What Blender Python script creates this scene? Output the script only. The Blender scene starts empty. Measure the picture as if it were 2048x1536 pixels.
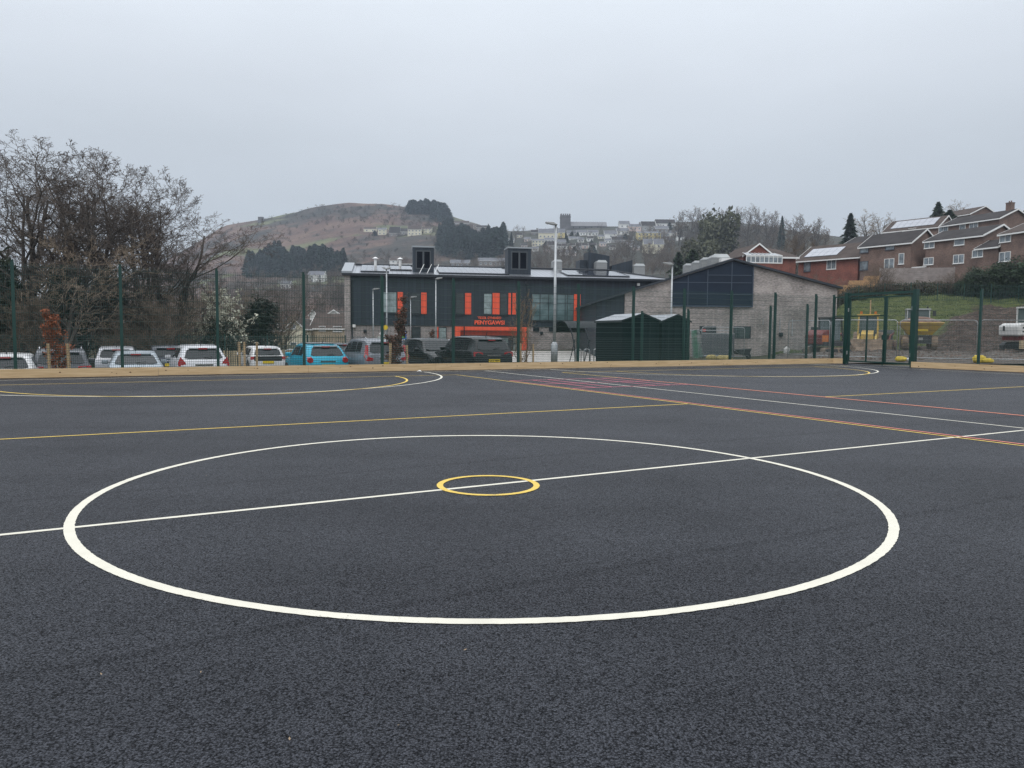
import bpy, bmesh, math, random
import numpy as np
from mathutils import Vector, Matrix
sc = bpy.context.scene
C = sc.collection
R = math.radians
random.seed(7)
# ------------------------------------------------------------------ camera
F, PT, RL, HC = 1547.13, 0.06891, 0.00872, 1.352
cp_, sp_, cr_, sr_ = math.cos(PT), math.sin(PT), math.cos(RL), math.sin(RL)
cam_d = bpy.data.cameras.new('camera'); cam = bpy.data.objects.new('camera', cam_d); C.objects.link(cam)
cam_d.sensor_width = 36; cam_d.lens = 36 * F / 2048; cam_d.clip_start = 0.05; cam_d.clip_end = 8000
rt = Vector((cr_, sp_ * sr_, cp_ * sr_)); up = Vector((-sr_, sp_ * cr_, cp_ * cr_)); fw = Vector((0, cp_, -sp_))
M = Matrix((rt, up, -fw)).transposed().to_4x4(); M.translation = (0, 0, HC); cam.matrix_world = M
sc.camera = cam
# ------------------------------------------------------------------ world + sun + exposure
sc.view_settings.view_transform = 'Standard'; sc.view_settings.look = 'None'
sc.view_settings.gamma = 1; sc.view_settings.exposure = 0.07
sc.cycles.use_denoising = True; sc.cycles.denoising_prefilter = 'NONE'; sc.cycles.denoising_input_passes = 'RGB_ALBEDO_NORMAL'
sc.cycles.max_bounces = 6; sc.cycles.diffuse_bounces = 3; sc.cycles.volume_bounces = 0
sc.cycles.transparent_max_bounces = 8
SUN_EL, SUN_AZ = 48, 200
w = bpy.data.worlds.new('World'); sc.world = w; w.use_nodes = True
nt = w.node_tree; N = nt.nodes; L = nt.links; N.clear()
wo = N.new('ShaderNodeOutputWorld')
sky = N.new('ShaderNodeTexSky'); sky.sky_type = 'NISHITA'; sky.sun_disc = False
sky.sun_elevation = R(SUN_EL); sky.sun_rotation = R(SUN_AZ); sky.dust_density = 4
b1 = N.new('ShaderNodeBackground'); b1.inputs[1].default_value = 0.008; L.new(sky.outputs[0], b1.inputs[0])
tc = N.new('ShaderNodeTexCoord'); sep = N.new('ShaderNodeSeparateXYZ'); L.new(tc.outputs['Generated'], sep.inputs[0])
rmp = N.new('ShaderNodeValToRGB'); L.new(sep.outputs[2], rmp.inputs[0])
e = rmp.color_ramp.elements
e[0].position = 0.0; e[0].color = (0.54, 0.575, 0.62, 1)
e[1].position = 1.0; e[1].color = (1.62, 1.66, 1.74, 1)
for p_, c_ in ((0.14, (0.53, 0.575, 0.63)), (0.22, (0.585, 0.63, 0.685)), (0.30, (0.68, 0.725, 0.785)), (0.38, (0.78, 0.835, 0.90)), (0.65, (1.28, 1.33, 1.41))):
    x_ = rmp.color_ramp.elements.new(p_); x_.color = c_ + (1,)
mp = N.new('ShaderNodeMapping'); mp.inputs['Scale'].default_value = (1, 1, 3.2); L.new(tc.outputs['Generated'], mp.inputs[0])
nz = N.new('ShaderNodeTexNoise'); nz.inputs['Scale'].default_value = 2.3; nz.inputs['Detail'].default_value = 5; nz.inputs['Roughness'].default_value = .45
L.new(mp.outputs[0], nz.inputs[0])
mr = N.new('ShaderNodeMapRange'); mr.inputs[1].default_value = .3; mr.inputs[2].default_value = .7; mr.inputs[3].default_value = .94; mr.inputs[4].default_value = 1.06
L.new(nz.outputs[0], mr.inputs[0])
vm = N.new('ShaderNodeVectorMath'); vm.operation = 'SCALE'; L.new(rmp.outputs[0], vm.inputs[0]); L.new(mr.outputs[0], vm.inputs['Scale'])
b2 = N.new('ShaderNodeBackground'); b2.inputs[1].default_value = 1.0; L.new(vm.outputs[0], b2.inputs[0])
ad = N.new('ShaderNodeAddShader'); L.new(b1.outputs[0], ad.inputs[0]); L.new(b2.outputs[0], ad.inputs[1]); L.new(ad.outputs[0], wo.inputs[0])
sd = bpy.data.lights.new('sun', 'SUN'); sd.energy = 0.6; sd.angle = R(25); sd.color = (1, .97, .93)
so = bpy.data.objects.new('sun', sd); C.objects.link(so)
so.rotation_euler = (R(90 - SUN_EL), 0, R(180 - SUN_AZ))
# ------------------------------------------------------------------ pixel <-> place helpers (used only to read real positions off the photo)
def ray(px, py):
    x = (px - 1024) / F; z = -(py - 768) / F
    x, z = cr_ * x - sr_ * z, sr_ * x + cr_ * z
    return Vector((x, cp_ + sp_ * z, -sp_ + cp_ * z))
def W(px, py, D):
    d = ray(px, py); return Vector((0, 0, HC)) + d * (D / d.y)
def G(px, py, z=0.0):
    d = ray(px, py); return Vector((0, 0, HC)) + d * ((z - HC) / d.z)
def X(px, D): return D * (px - 1024) / F
def zat(px, py, D): return W(px, py, D).z
# ------------------------------------------------------------------ materials
MATS = {}
def mat(name, col, rough=.7, metal=0, var=0, vs=3, bump=0, bs=40, spec=.5, col2=None, alpha=1, stretch=None, coat=0):
    if name in MATS: return MATS[name]
    m = bpy.data.materials.new(name); m.use_nodes = True; nt = m.node_tree; N = nt.nodes; L = nt.links
    b = N['Principled BSDF']; b.inputs['Base Color'].default_value = tuple(col) + (1,)
    b.inputs['Roughness'].default_value = rough; b.inputs['Metallic'].default_value = metal
    b.inputs['Specular IOR Level'].default_value = spec; b.inputs['Coat Weight'].default_value = coat
    if var or bump or col2:
        tc = N.new('ShaderNodeTexCoord'); src = tc.outputs['Object']
        if stretch:
            mp = N.new('ShaderNodeMapping'); mp.inputs['Scale'].default_value = stretch; L.new(src, mp.inputs[0]); src = mp.outputs[0]
    if var or col2:
        n = N.new('ShaderNodeTexNoise'); n.inputs['Scale'].default_value = vs; n.inputs['Detail'].default_value = 6; L.new(src, n.inputs[0])
        mx = N.new('ShaderNodeMix'); mx.data_type = 'RGBA'
        c2 = col2 or tuple(min(1, c * (1 + var)) for c in col); c1 = col if col2 else tuple(c * (1 - var) for c in col)
        r = N.new('ShaderNodeMapRange'); r.inputs[1].default_value = .32; r.inputs[2].default_value = .68; L.new(n.outputs[0], r.inputs[0])
        mx.inputs[6].default_value = tuple(c1) + (1,); mx.inputs[7].default_value = tuple(c2) + (1,)
        L.new(r.outputs[0], mx.inputs[0]); L.new(mx.outputs[2], b.inputs['Base Color'])
    if bump:
        n = N.new('ShaderNodeTexNoise'); n.inputs['Scale'].default_value = bs; n.inputs['Detail'].default_value = 4; L.new(src, n.inputs[0])
        bp = N.new('ShaderNodeBump'); bp.inputs['Strength'].default_value = bump; bp.inputs['Distance'].default_value = .02; L.new(n.outputs[0], bp.inputs['Height']); L.new(bp.outputs[0], b.inputs['Normal'])
    MATS[name] = m; return m
def nodes_of(m):
    return m.node_tree.nodes, m.node_tree.links, m.node_tree.nodes['Principled BSDF']
def brick_mat(name, c1, c2, mortar, scale=1.0, axis='xz'):
    if name in MATS: return MATS[name]
    m = mat(name, c1, rough=.85); N, L, b = nodes_of(m)
    tc = N.new('ShaderNodeTexCoord'); sp = N.new('ShaderNodeSeparateXYZ'); L.new(tc.outputs['Object'], sp.inputs[0])
    cb = N.new('ShaderNodeCombineXYZ')
    ad = N.new('ShaderNodeMath'); ad.operation = 'ADD'; L.new(sp.outputs[0], ad.inputs[0]); L.new(sp.outputs[1], ad.inputs[1])
    L.new(ad.outputs[0], cb.inputs[0]); L.new(sp.outputs[2], cb.inputs[1])
    br = N.new('ShaderNodeTexBrick'); br.inputs['Scale'].default_value = scale; br.inputs['Brick Width'].default_value = .225 * 1.0; br.inputs['Row Height'].default_value = .075
    br.inputs['Mortar Size'].default_value = .011; br.inputs['Color1'].default_value = tuple(c1) + (1,); br.inputs['Color2'].default_value = tuple(c2) + (1,); br.inputs['Mortar'].default_value = tuple(mortar) + (1,)
    br.inputs['Bias'].default_value = -.1
    L.new(cb.outputs[0], br.inputs[0])
    n = N.new('ShaderNodeTexNoise'); n.inputs['Scale'].default_value = .6; n.inputs['Detail'].default_value = 5; L.new(tc.outputs['Object'], n.inputs[0])
    n2 = N.new('ShaderNodeTexNoise'); n2.inputs['Scale'].default_value = 4.5; n2.inputs['Detail'].default_value = 3
    mp2 = N.new('ShaderNodeMapping'); mp2.inputs['Scale'].default_value = (1, 3.2, 1); L.new(cb.outputs[0], mp2.inputs[0]); L.new(mp2.outputs[0], n2.inputs[0])
    a2 = N.new('ShaderNodeMath'); a2.operation = 'ADD'; L.new(n.outputs[0], a2.inputs[0]); L.new(n2.outputs[0], a2.inputs[1])
    r = N.new('ShaderNodeMapRange'); r.inputs[1].default_value = .7; r.inputs[2].default_value = 1.3; r.inputs[3].default_value = .55; r.inputs[4].default_value = 1.5; L.new(a2.outputs[0], r.inputs[0])
    v = N.new('ShaderNodeVectorMath'); v.operation = 'SCALE'; L.new(br.outputs[0], v.inputs[0]); L.new(r.outputs[0], v.inputs['Scale']); L.new(v.outputs[0], b.inputs['Base Color'])
    return m
def seam_mat(name, col, pitch=.45, axis=0, depth=.03, rough=.45, metal=.2, var=.12, dark=.55):
    """sheet metal with raised seams / ribs at a fixed spacing along one local axis"""
    if name in MATS: return MATS[name]
    m = mat(name, col, rough=rough, metal=metal); N, L, b = nodes_of(m)
    tc = N.new('ShaderNodeTexCoord'); sp = N.new('ShaderNodeSeparateXYZ'); L.new(tc.outputs['Object'], sp.inputs[0])
    src = sp.outputs[axis]
    dv = N.new('ShaderNodeMath'); dv.operation = 'DIVIDE'; dv.inputs[1].default_value = pitch; L.new(src, dv.inputs[0])
    fr = N.new('ShaderNodeMath'); fr.operation = 'FRACT'; L.new(dv.outputs[0], fr.inputs[0])
    gt = N.new('ShaderNodeMath'); gt.operation = 'LESS_THAN'; gt.inputs[1].default_value = .14; L.new(fr.outputs[0], gt.inputs[0])
    fl = N.new('ShaderNodeMath'); fl.operation = 'FLOOR'; L.new(dv.outputs[0], fl.inputs[0])
    wn = N.new('ShaderNodeTexWhiteNoise'); wn.noise_dimensions = '1D'; L.new(fl.outputs[0], wn.inputs['W'])
    r = N.new('ShaderNodeMapRange'); r.inputs[3].default_value = 1 - var; r.inputs[4].default_value = 1 + var; L.new(wn.outputs[0], r.inputs[0])
    v = N.new('ShaderNodeVectorMath'); v.operation = 'SCALE'; v.inputs[0].default_value = col; L.new(r.outputs[0], v.inputs['Scale'])
    mx = N.new('ShaderNodeMix'); mx.data_type = 'RGBA'; L.new(gt.outputs[0], mx.inputs[0]); L.new(v.outputs[0], mx.inputs[6]); mx.inputs[7].default_value = tuple(c * dark for c in col) + (1,)
    L.new(mx.outputs[2], b.inputs['Base Color'])
    bp = N.new('ShaderNodeBump'); bp.inputs['Strength'].default_value = .6; bp.inputs['Distance'].default_value = depth; L.new(gt.outputs[0], bp.inputs['Height']); L.new(bp.outputs[0], b.inputs['Normal'])
    return m
# ------------------------------------------------------------------ mesh builder
class MB:
    def __init__(s): s.v = []; s.f = []; s.m = []
    def add(s, vs, fs, mi=0):
        o = len(s.v); s.v += [tuple(v) for v in vs]; s.f += [tuple(i + o for i in f) for f in fs]; s.m += [mi] * len(fs); return s
    def box(s, c, d, mi=0, rz=0, rx=0, ry=0):
        c = Vector(c); M = Matrix.Rotation(rz, 3, 'Z') @ Matrix.Rotation(ry, 3, 'Y') @ Matrix.Rotation(rx, 3, 'X')
        vs = [c + M @ Vector((x * d[0] / 2, y * d[1] / 2, z * d[2] / 2)) for x in (-1, 1) for y in (-1, 1) for z in (-1, 1)]
        return s.add(vs, [(0, 1, 3, 2), (4, 6, 7, 5), (0, 4, 5, 1), (2, 3, 7, 6), (0, 2, 6, 4), (1, 5, 7, 3)], mi)
    def bb(s, x0, x1, y0, y1, z0, z1, mi=0): return s.box(((x0 + x1) / 2, (y0 + y1) / 2, (z0 + z1) / 2), (abs(x1 - x0), abs(y1 - y0), abs(z1 - z0)), mi)
    def tube(s, pts, r, n=6, mi=0, cap=True):
        pts = [Vector(p) for p in pts]; k = len(pts); rs = r if isinstance(r, (list, tuple)) else [r] * k
        vs = []
        for i, p in enumerate(pts):
            d = (pts[min(i + 1, k - 1)] - pts[max(i - 1, 0)]).normalized()
            a = d.orthogonal().normalized() if i == 0 else (a - d * a.dot(d)).normalized(); b = d.cross(a)
            vs += [p + (a * math.cos(2 * math.pi * j / n) + b * math.sin(2 * math.pi * j / n)) * rs[i] for j in range(n)]
        fs = [(i * n + j, i * n + (j + 1) % n, (i + 1) * n + (j + 1) % n, (i + 1) * n + j) for i in range(k - 1) for j in range(n)]
        if cap: fs += [tuple(reversed(range(n))), tuple(range((k - 1) * n, k * n))]
        return s.add(vs, fs, mi)
    def prism(s, poly, off, mi=0):
        """closed polygon (3d points) extruded by the vector off"""
        off = Vector(off); n = len(poly); vs = [Vector(p) for p in poly] + [Vector(p) + off for p in poly]
        return s.add(vs, [tuple(range(n)), tuple(reversed(range(n, 2 * n)))] + [(i, i + n, (i + 1) % n + n, (i + 1) % n) for i in range(n)], mi)
    def poly(s, pts, mi=0): return s.add(pts, [tuple(range(len(pts)))], mi)
    def cyl(s, c, r, h, axis='y', n=16, mi=0):
        c = Vector(c); d = {'x': Vector((h / 2, 0, 0)), 'y': Vector((0, h / 2, 0)), 'z': Vector((0, 0, h / 2))}[axis]
        return s.tube([c - d, c + d], r, n, mi)
    def build(s, name, mats, parent=None, smooth=False, bevel=0, kind=None, recalc=True):
        me = bpy.data.meshes.new(name); me.from_pydata(s.v, [], s.f)
        if not isinstance(mats, (list, tuple)): mats = [mats]
        for m in mats: me.materials.append(m)
        if len(mats) > 1: me.polygons.foreach_set('material_index', s.m)
        if recalc:
            bm = bmesh.new(); bm.from_mesh(me); bmesh.ops.recalc_face_normals(bm, faces=bm.faces); bm.to_mesh(me); bm.free()
        if smooth: me.polygons.foreach_set('use_smooth', [True] * len(me.polygons))
        me.update()
        o = bpy.data.objects.new(name, me); C.objects.link(o)
        if parent is not None: o.parent = parent
        if kind: o['kind'] = kind
        if bevel:
            b = o.modifiers.new('bevel', 'BEVEL'); b.width = bevel; b.segments = 2; b.limit_method = 'ANGLE'
        return o
def np_mesh(name, V, Fc, mats, parent=None, mi=None, smooth=False):
    me = bpy.data.meshes.new(name); V = np.asarray(V, dtype=np.float32); Fc = np.asarray(Fc, dtype=np.int32)
    nf, k = Fc.shape
    me.vertices.add(len(V)); me.vertices.foreach_set('co', V.ravel())
    me.loops.add(nf * k); me.loops.foreach_set('vertex_index', Fc.ravel())
    me.polygons.add(nf); me.polygons.foreach_set('loop_start', np.arange(0, nf * k, k, dtype=np.int32)); me.polygons.foreach_set('loop_total', np.full(nf, k, dtype=np.int32))
    if not isinstance(mats, (list, tuple)): mats = [mats]
    for m in mats: me.materials.append(m)
    if mi is not None: me.polygons.foreach_set('material_index', np.asarray(mi, dtype=np.int32))
    if smooth: me.polygons.foreach_set('use_smooth', np.ones(nf, dtype=bool))
    me.update(calc_edges=True); me.validate()
    o = bpy.data.objects.new(name, me); C.objects.link(o)
    if parent is not None: o.parent = parent
    return o
def tag(o, label=None, cat=None, group=None, kind=None):
    if label: o['label'] = label
    if cat: o['category'] = cat
    if group: o['group'] = group
    if kind: o['kind'] = kind
    return o
def thing(name, label, cat, loc=(0, 0, 0), rz=0, group=None):
    o = bpy.data.objects.new(name, None); C.objects.link(o); o.location = loc; o.rotation_euler = (0, 0, rz); o.empty_display_size = .3
    return tag(o, label, cat, group)
def dup(root, loc, rz=0, label=None, group=None, s=None):
    def cp(o, par):
        c = o.copy(); C.objects.link(c)
        if par is not None: c.parent = par
        for ch in o.children: cp(ch, c)
        return c
    r = cp(root, None); r.location = loc; r.rotation_euler = (0, 0, rz)
    if s: r.scale = (s, s, s) if not isinstance(s, tuple) else s
    if label: r['label'] = label
    if group: r['group'] = group
    return r
def lerp(a, b, t): return a + (b - a) * t
def sstep(a, b, x):
    t = np.clip((x - a) / (b - a), 0, 1); return t * t * (3 - 2 * t)
# ------------------------------------------------------------------ court frame: O centre of the big circle, u along the halfway line, n towards the far fence
O = Vector((-.2, 6.70)); TH = .5152
u = Vector((math.cos(TH), math.sin(TH))); n_ = Vector((-math.sin(TH), math.cos(TH)))
def CT(a, b, z=0): q = O + u * a + n_ * b; return Vector((q.x, q.y, z))
def ab(x, y): return (x - O.x) * u.x + (y - O.y) * u.y, (x - O.x) * n_.x + (y - O.y) * n_.y
FA, FB = CT(-60, 18.05), CT(27.0, 18.05)     # far fence line
ACOR = 26.8
# ------------------------------------------------------------------ terrain
DK = np.array([100, 150, 200, 300, 400, 500, 600, 700, 800, 900, 1100, 1300.])
TP = {
 -900: [690, 680, 672, 660, 655, 650, 645, 640, 635, 630, 625, 625],
 0:    [690, 678, 670, 655, 645, 640, 635, 630, 622, 615, 615, 618],
 300:  [692, 682, 668, 640, 625, 610, 595, 580, 560, 540, 550, 570],
 390:  [692, 682, 665, 635, 612, 590, 568, 545, 520, 494, 515, 540],
 450:  [692, 683, 664, 632, 605, 580, 552, 520, 486, 453, 475, 500],
 520:  [692, 684, 664, 630, 602, 574, 546, 512, 476, 440, 460, 490],
 600:  [692, 684, 664, 630, 600, 570, 540, 505, 466, 428, 450, 480],
 618:  [692, 684, 664, 630, 599, 568, 537, 501, 461, 421, 443, 473],
 640:  [692, 684, 664, 630, 598, 566, 534, 498, 456, 417, 440, 470],
 700:  [691, 684, 662, 628, 596, 562, 526, 486, 446, 410, 430, 460],
 760:  [690, 682, 660, 626, 592, 556, 520, 484, 446, 411, 430, 460],
 830:  [690, 682, 660, 622, 586, 550, 512, 478, 446, 420, 440, 470],
 880:  [690, 682, 660, 620, 582, 545, 508, 474, 446, 430, 450, 480],
 950:  [690, 680, 658, 615, 575, 538, 503, 472, 452, 449, 470, 500],
 1000: [690, 680, 655, 610, 570, 532, 496, 468, 466, 474, 490, 510],
 1100: [690, 678, 650, 604, 562, 522, 486, 459, 470, 482, 500, 520],
 1200: [690, 675, 645, 600, 555, 516, 480, 454, 465, 478, 500, 520],
 1300: [690, 672, 640, 592, 548, 508, 472, 449, 460, 470, 490, 510],
 1400: [690, 668, 632, 580, 535, 492, 458, 448, 455, 465, 480, 500],
 1500: [690, 655, 615, 565, 518, 478, 455, 455, 460, 470, 480, 500],
 1600: [660, 600, 570, 535, 503, 480, 470, 470, 475, 480, 490, 500],
 1700: [600, 545, 515, 496, 488, 484, 482, 482, 482, 485, 490, 500],
 1800: [590, 525, 490, 472, 474, 476, 478, 480, 482, 485, 490, 500],
 1950: [592, 505, 465, 450, 452, 455, 460, 465, 470, 475, 480, 490],
 2048: [592, 500, 455, 440, 442, 448, 455, 460, 465, 470, 480, 490],
 2900: [590, 500, 450, 430, 432, 440, 450, 455, 460, 465, 470, 480]}
TPX = np.array(sorted(TP)); TPY = np.array([TP[k] for k in sorted(TP)], dtype=float)
hor = lambda px: 661.2 + .00872 * (px - 1024)
TZ = HC + DK[None, :] * (hor(TPX)[:, None] - TPY) / F
def vnoise(x, y, s=0):
    return (np.sin(x * 1.0 + 1.7 * s + 1.3 * np.sin(y * .73 + s)) + np.sin(y * 1.13 - .6 + s * 2.1 + 1.1 * np.sin(x * .61))) / 2
CPX = [-900, 0, 120, 900, 1100, 1250, 1380, 1700, 2100, 3000]; CPZ = [-1.05, -1.05, -1.05, -.68, -.55, -.35, -.12, -.06, -.03, -.03]
SPX = [-900, 0, 700, 1050, 1500, 1600, 1700, 2048, 3000]; SPZ = [-1.4, -1.2, -1.1, -1.1, -.87, -.45, 0.0, .1, .1]
def height(x, y, sink=False):
    x = np.asarray(x, float); y = np.asarray(y, float); ys = np.maximum(y, 6.)
    px = np.clip(1024 + F * x / ys, -900, 2900)
    a, b = ab(x, y)
    out = np.maximum(b + .024 * (a + 4.8) - 18.32, a - 27.25)
    near = sstep(0.0, 1.6, out) * np.interp(px, CPX, CPZ)
    mid = np.interp(px, SPX, SPZ)
    z = near + (np.where(out > 0, mid, 0) - near) * sstep(42, 64, ys)
    # far part: bilinear in px and D
    i = np.clip(np.searchsorted(TPX, px) - 1, 0, len(TPX) - 2); fx = (px - TPX[i]) / (TPX[i + 1] - TPX[i]); fx = np.clip(fx, 0, 1)
    Dq = np.clip(ys, 100, 1300); j = np.clip(np.searchsorted(DK, Dq) - 1, 0, len(DK) - 2); fd = (Dq - DK[j]) / (DK[j + 1] - DK[j])
    zf = (TZ[i, j] * (1 - fx) + TZ[i + 1, j] * fx) * (1 - fd) + (TZ[i, j + 1] * (1 - fx) + TZ[i + 1, j + 1] * fx) * fd
    k = sstep(120, 400, ys)
    zf = zf + k * (1.6 * vnoise(x / 23, y / 27) + .8 * vnoise(x / 9, y / 8, 3))
    t = np.clip((ys - 66) / 34, 0, 1)
    z = np.where(ys > 66, z * (1 - t) + zf * t, z)
    if sink: z = z - .7 * sstep(0, 4, ys - 50) * sstep(0, 40, px - 1660) * sstep(0, 4, 104 - ys)
    return z
def H(x, y): return float(height(x, y))
def hit(px, py, d0=66):
    pd = d0
    for D in np.arange(d0, 1290, 3.0):
        q = W(px, py, D)
        if q.z <= H(q.x, q.y): return Vector((q.x, q.y, H(q.x, q.y)))
    return Vector((q.x, q.y, H(q.x, q.y)))
def grid_mesh(name, xs, ys, fn, m, kind='structure'):
    XX, YY = xs, ys; nx, ny = XX.shape
    V = np.stack([XX, YY, fn(XX, YY)], -1).reshape(-1, 3)
    idx = np.arange(nx * ny).reshape(nx, ny)
    Fc = np.stack([idx[:-1, :-1], idx[1:, :-1], idx[1:, 1:], idx[:-1, 1:]], -1).reshape(-1, 4)
    o = np_mesh(name, V, Fc, m, smooth=True); o['kind'] = kind; return o
# ground material: bare winter ground, asphalt of the car park near, bracken hill far
def ground_material():
    m = mat('ground_mat', (.1, .09, .06), rough=.95); N, L, b = nodes_of(m)
    g = N.new('ShaderNodeNewGeometry'); sp = N.new('ShaderNodeSeparateXYZ'); L.new(g.outputs['Position'], sp.inputs[0])
    def noise(scale, det=6, rough=.6, st=None):
        n = N.new('ShaderNodeTexNoise'); n.inputs['Scale'].default_value = scale; n.inputs['Detail'].default_value = det; n.inputs['Roughness'].default_value = rough
        if st:
            mp = N.new('ShaderNodeMapping'); mp.inputs['Scale'].default_value = st; L.new(g.outputs['Position'], mp.inputs[0]); L.new(mp.outputs[0], n.inputs[0])
        else: L.new(g.outputs['Position'], n.inputs[0])
        return n.outputs[0]
    def ramp(src, stops):
        r = N.new('ShaderNodeValToRGB'); L.new(src, r.inputs[0]); e = r.color_ramp.elements
        e[0].position, e[0].color = stops[0][0], stops[0][1] + (1,); e[1].position, e[1].color = stops[-1][0], stops[-1][1] + (1,)
        for p, c in stops[1:-1]: k = e.new(p); k.color = c + (1,)
        return r.outputs[0]
    def mix(f, a, c):
        x = N.new('ShaderNodeMix'); x.data_type = 'RGBA'; L.new(f, x.inputs[0]); L.new(a, x.inputs[6]); L.new(c, x.inputs[7]); return x.outputs[2]
    dark = ramp(noise(.05, 8, .7), [(.38, (.016, .019, .015)), (.5, (.035, .031, .024)), (.62, (.055, .042, .032))])
    rus = ramp(noise(.03, 9, .72), [(.34, (.05, .034, .028)), (.48, (.105, .060, .045)), (.6, (.15, .095, .065)), (.72, (.17, .125, .08))])
    grn = ramp(noise(.08, 7, .6), [(.35, (.07, .085, .035)), (.65, (.15, .155, .07))])
    hill = mix(ramp(noise(.0085, 9, .72), [(.455, (0, 0, 0)), (.50, (1, 1, 1))]), dark, rus)
    hill = mix(ramp(noise(.0062, 6, .55, (1, 2.2, 1)), [(.60, (0, 0, 0)), (.625, (1, 1, 1))]), hill, grn)
    near = ramp(noise(.8), [(.3, (.035, .04, .02)), (.5, (.06, .06, .03)), (.7, (.08, .07, .05))])
    fy = N.new('ShaderNodeMapRange'); fy.inputs[1].default_value = 120; fy.inputs[2].default_value = 260; L.new(sp.outputs[1], fy.inputs[0])
    fx = N.new('ShaderNodeMapRange'); fx.inputs[1].default_value = -75; fx.inputs[2].default_value = -15; L.new(sp.outputs[0], fx.inputs[0])
    town = ramp(noise(.06, 8, .7), [(.35, (.018, .024, .016)), (.5, (.04, .042, .03)), (.65, (.07, .06, .045))])
    hill = mix(fx.outputs[0], hill, town)
    L.new(mix(fy.outputs[0], near, hill), b.inputs['Base Color'])
    bp = N.new('ShaderNodeBump'); bp.inputs['Strength'].default_value = .8; bp.inputs['Distance'].default_value = 1.5
    L.new(noise(.12, 8, .7), bp.inputs['Height']); L.new(bp.outputs[0], b.inputs['Normal'])
    return m
tt = np.linspace(-1.15, 1.15, 300); dd = np.concatenate([np.linspace(-40, 16, 8), np.linspace(17, 70, 90), np.geomspace(71, 1290, 170)])
T, D = np.meshgrid(tt, dd, indexing='ij')
grid_mesh('ground', T * (D + 62), D, lambda x, y: height(x, y, True) - .04, ground_material())
# car park asphalt and school forecourt
cpm = mat('car_park_asphalt', (.055, .055, .058), rough=.85, var=.25, vs=1.2, bump=.5, bs=30)
aa = np.linspace(-40, 13.5, 90); bb = np.linspace(20.3, 42, 50); A_, B_ = np.meshgrid(aa, bb, indexing='ij')
gx = O.x + u.x * A_ + n_.x * B_; gy = O.y + u.y * A_ + n_.y * B_
grid_mesh('car_park', gx, gy, lambda x, y: height(x, y) + .02, cpm)
pxs = np.linspace(-10, 7, 40); pys = np.linspace(56, 82, 30); A_, B_ = np.meshgrid(pxs, pys, indexing='ij')
grid_mesh('pavement', A_ + 8, B_, lambda x, y: height(x, y) + .03, mat('paving', (.42, .40, .37), rough=.8, var=.1, vs=2))
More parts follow.
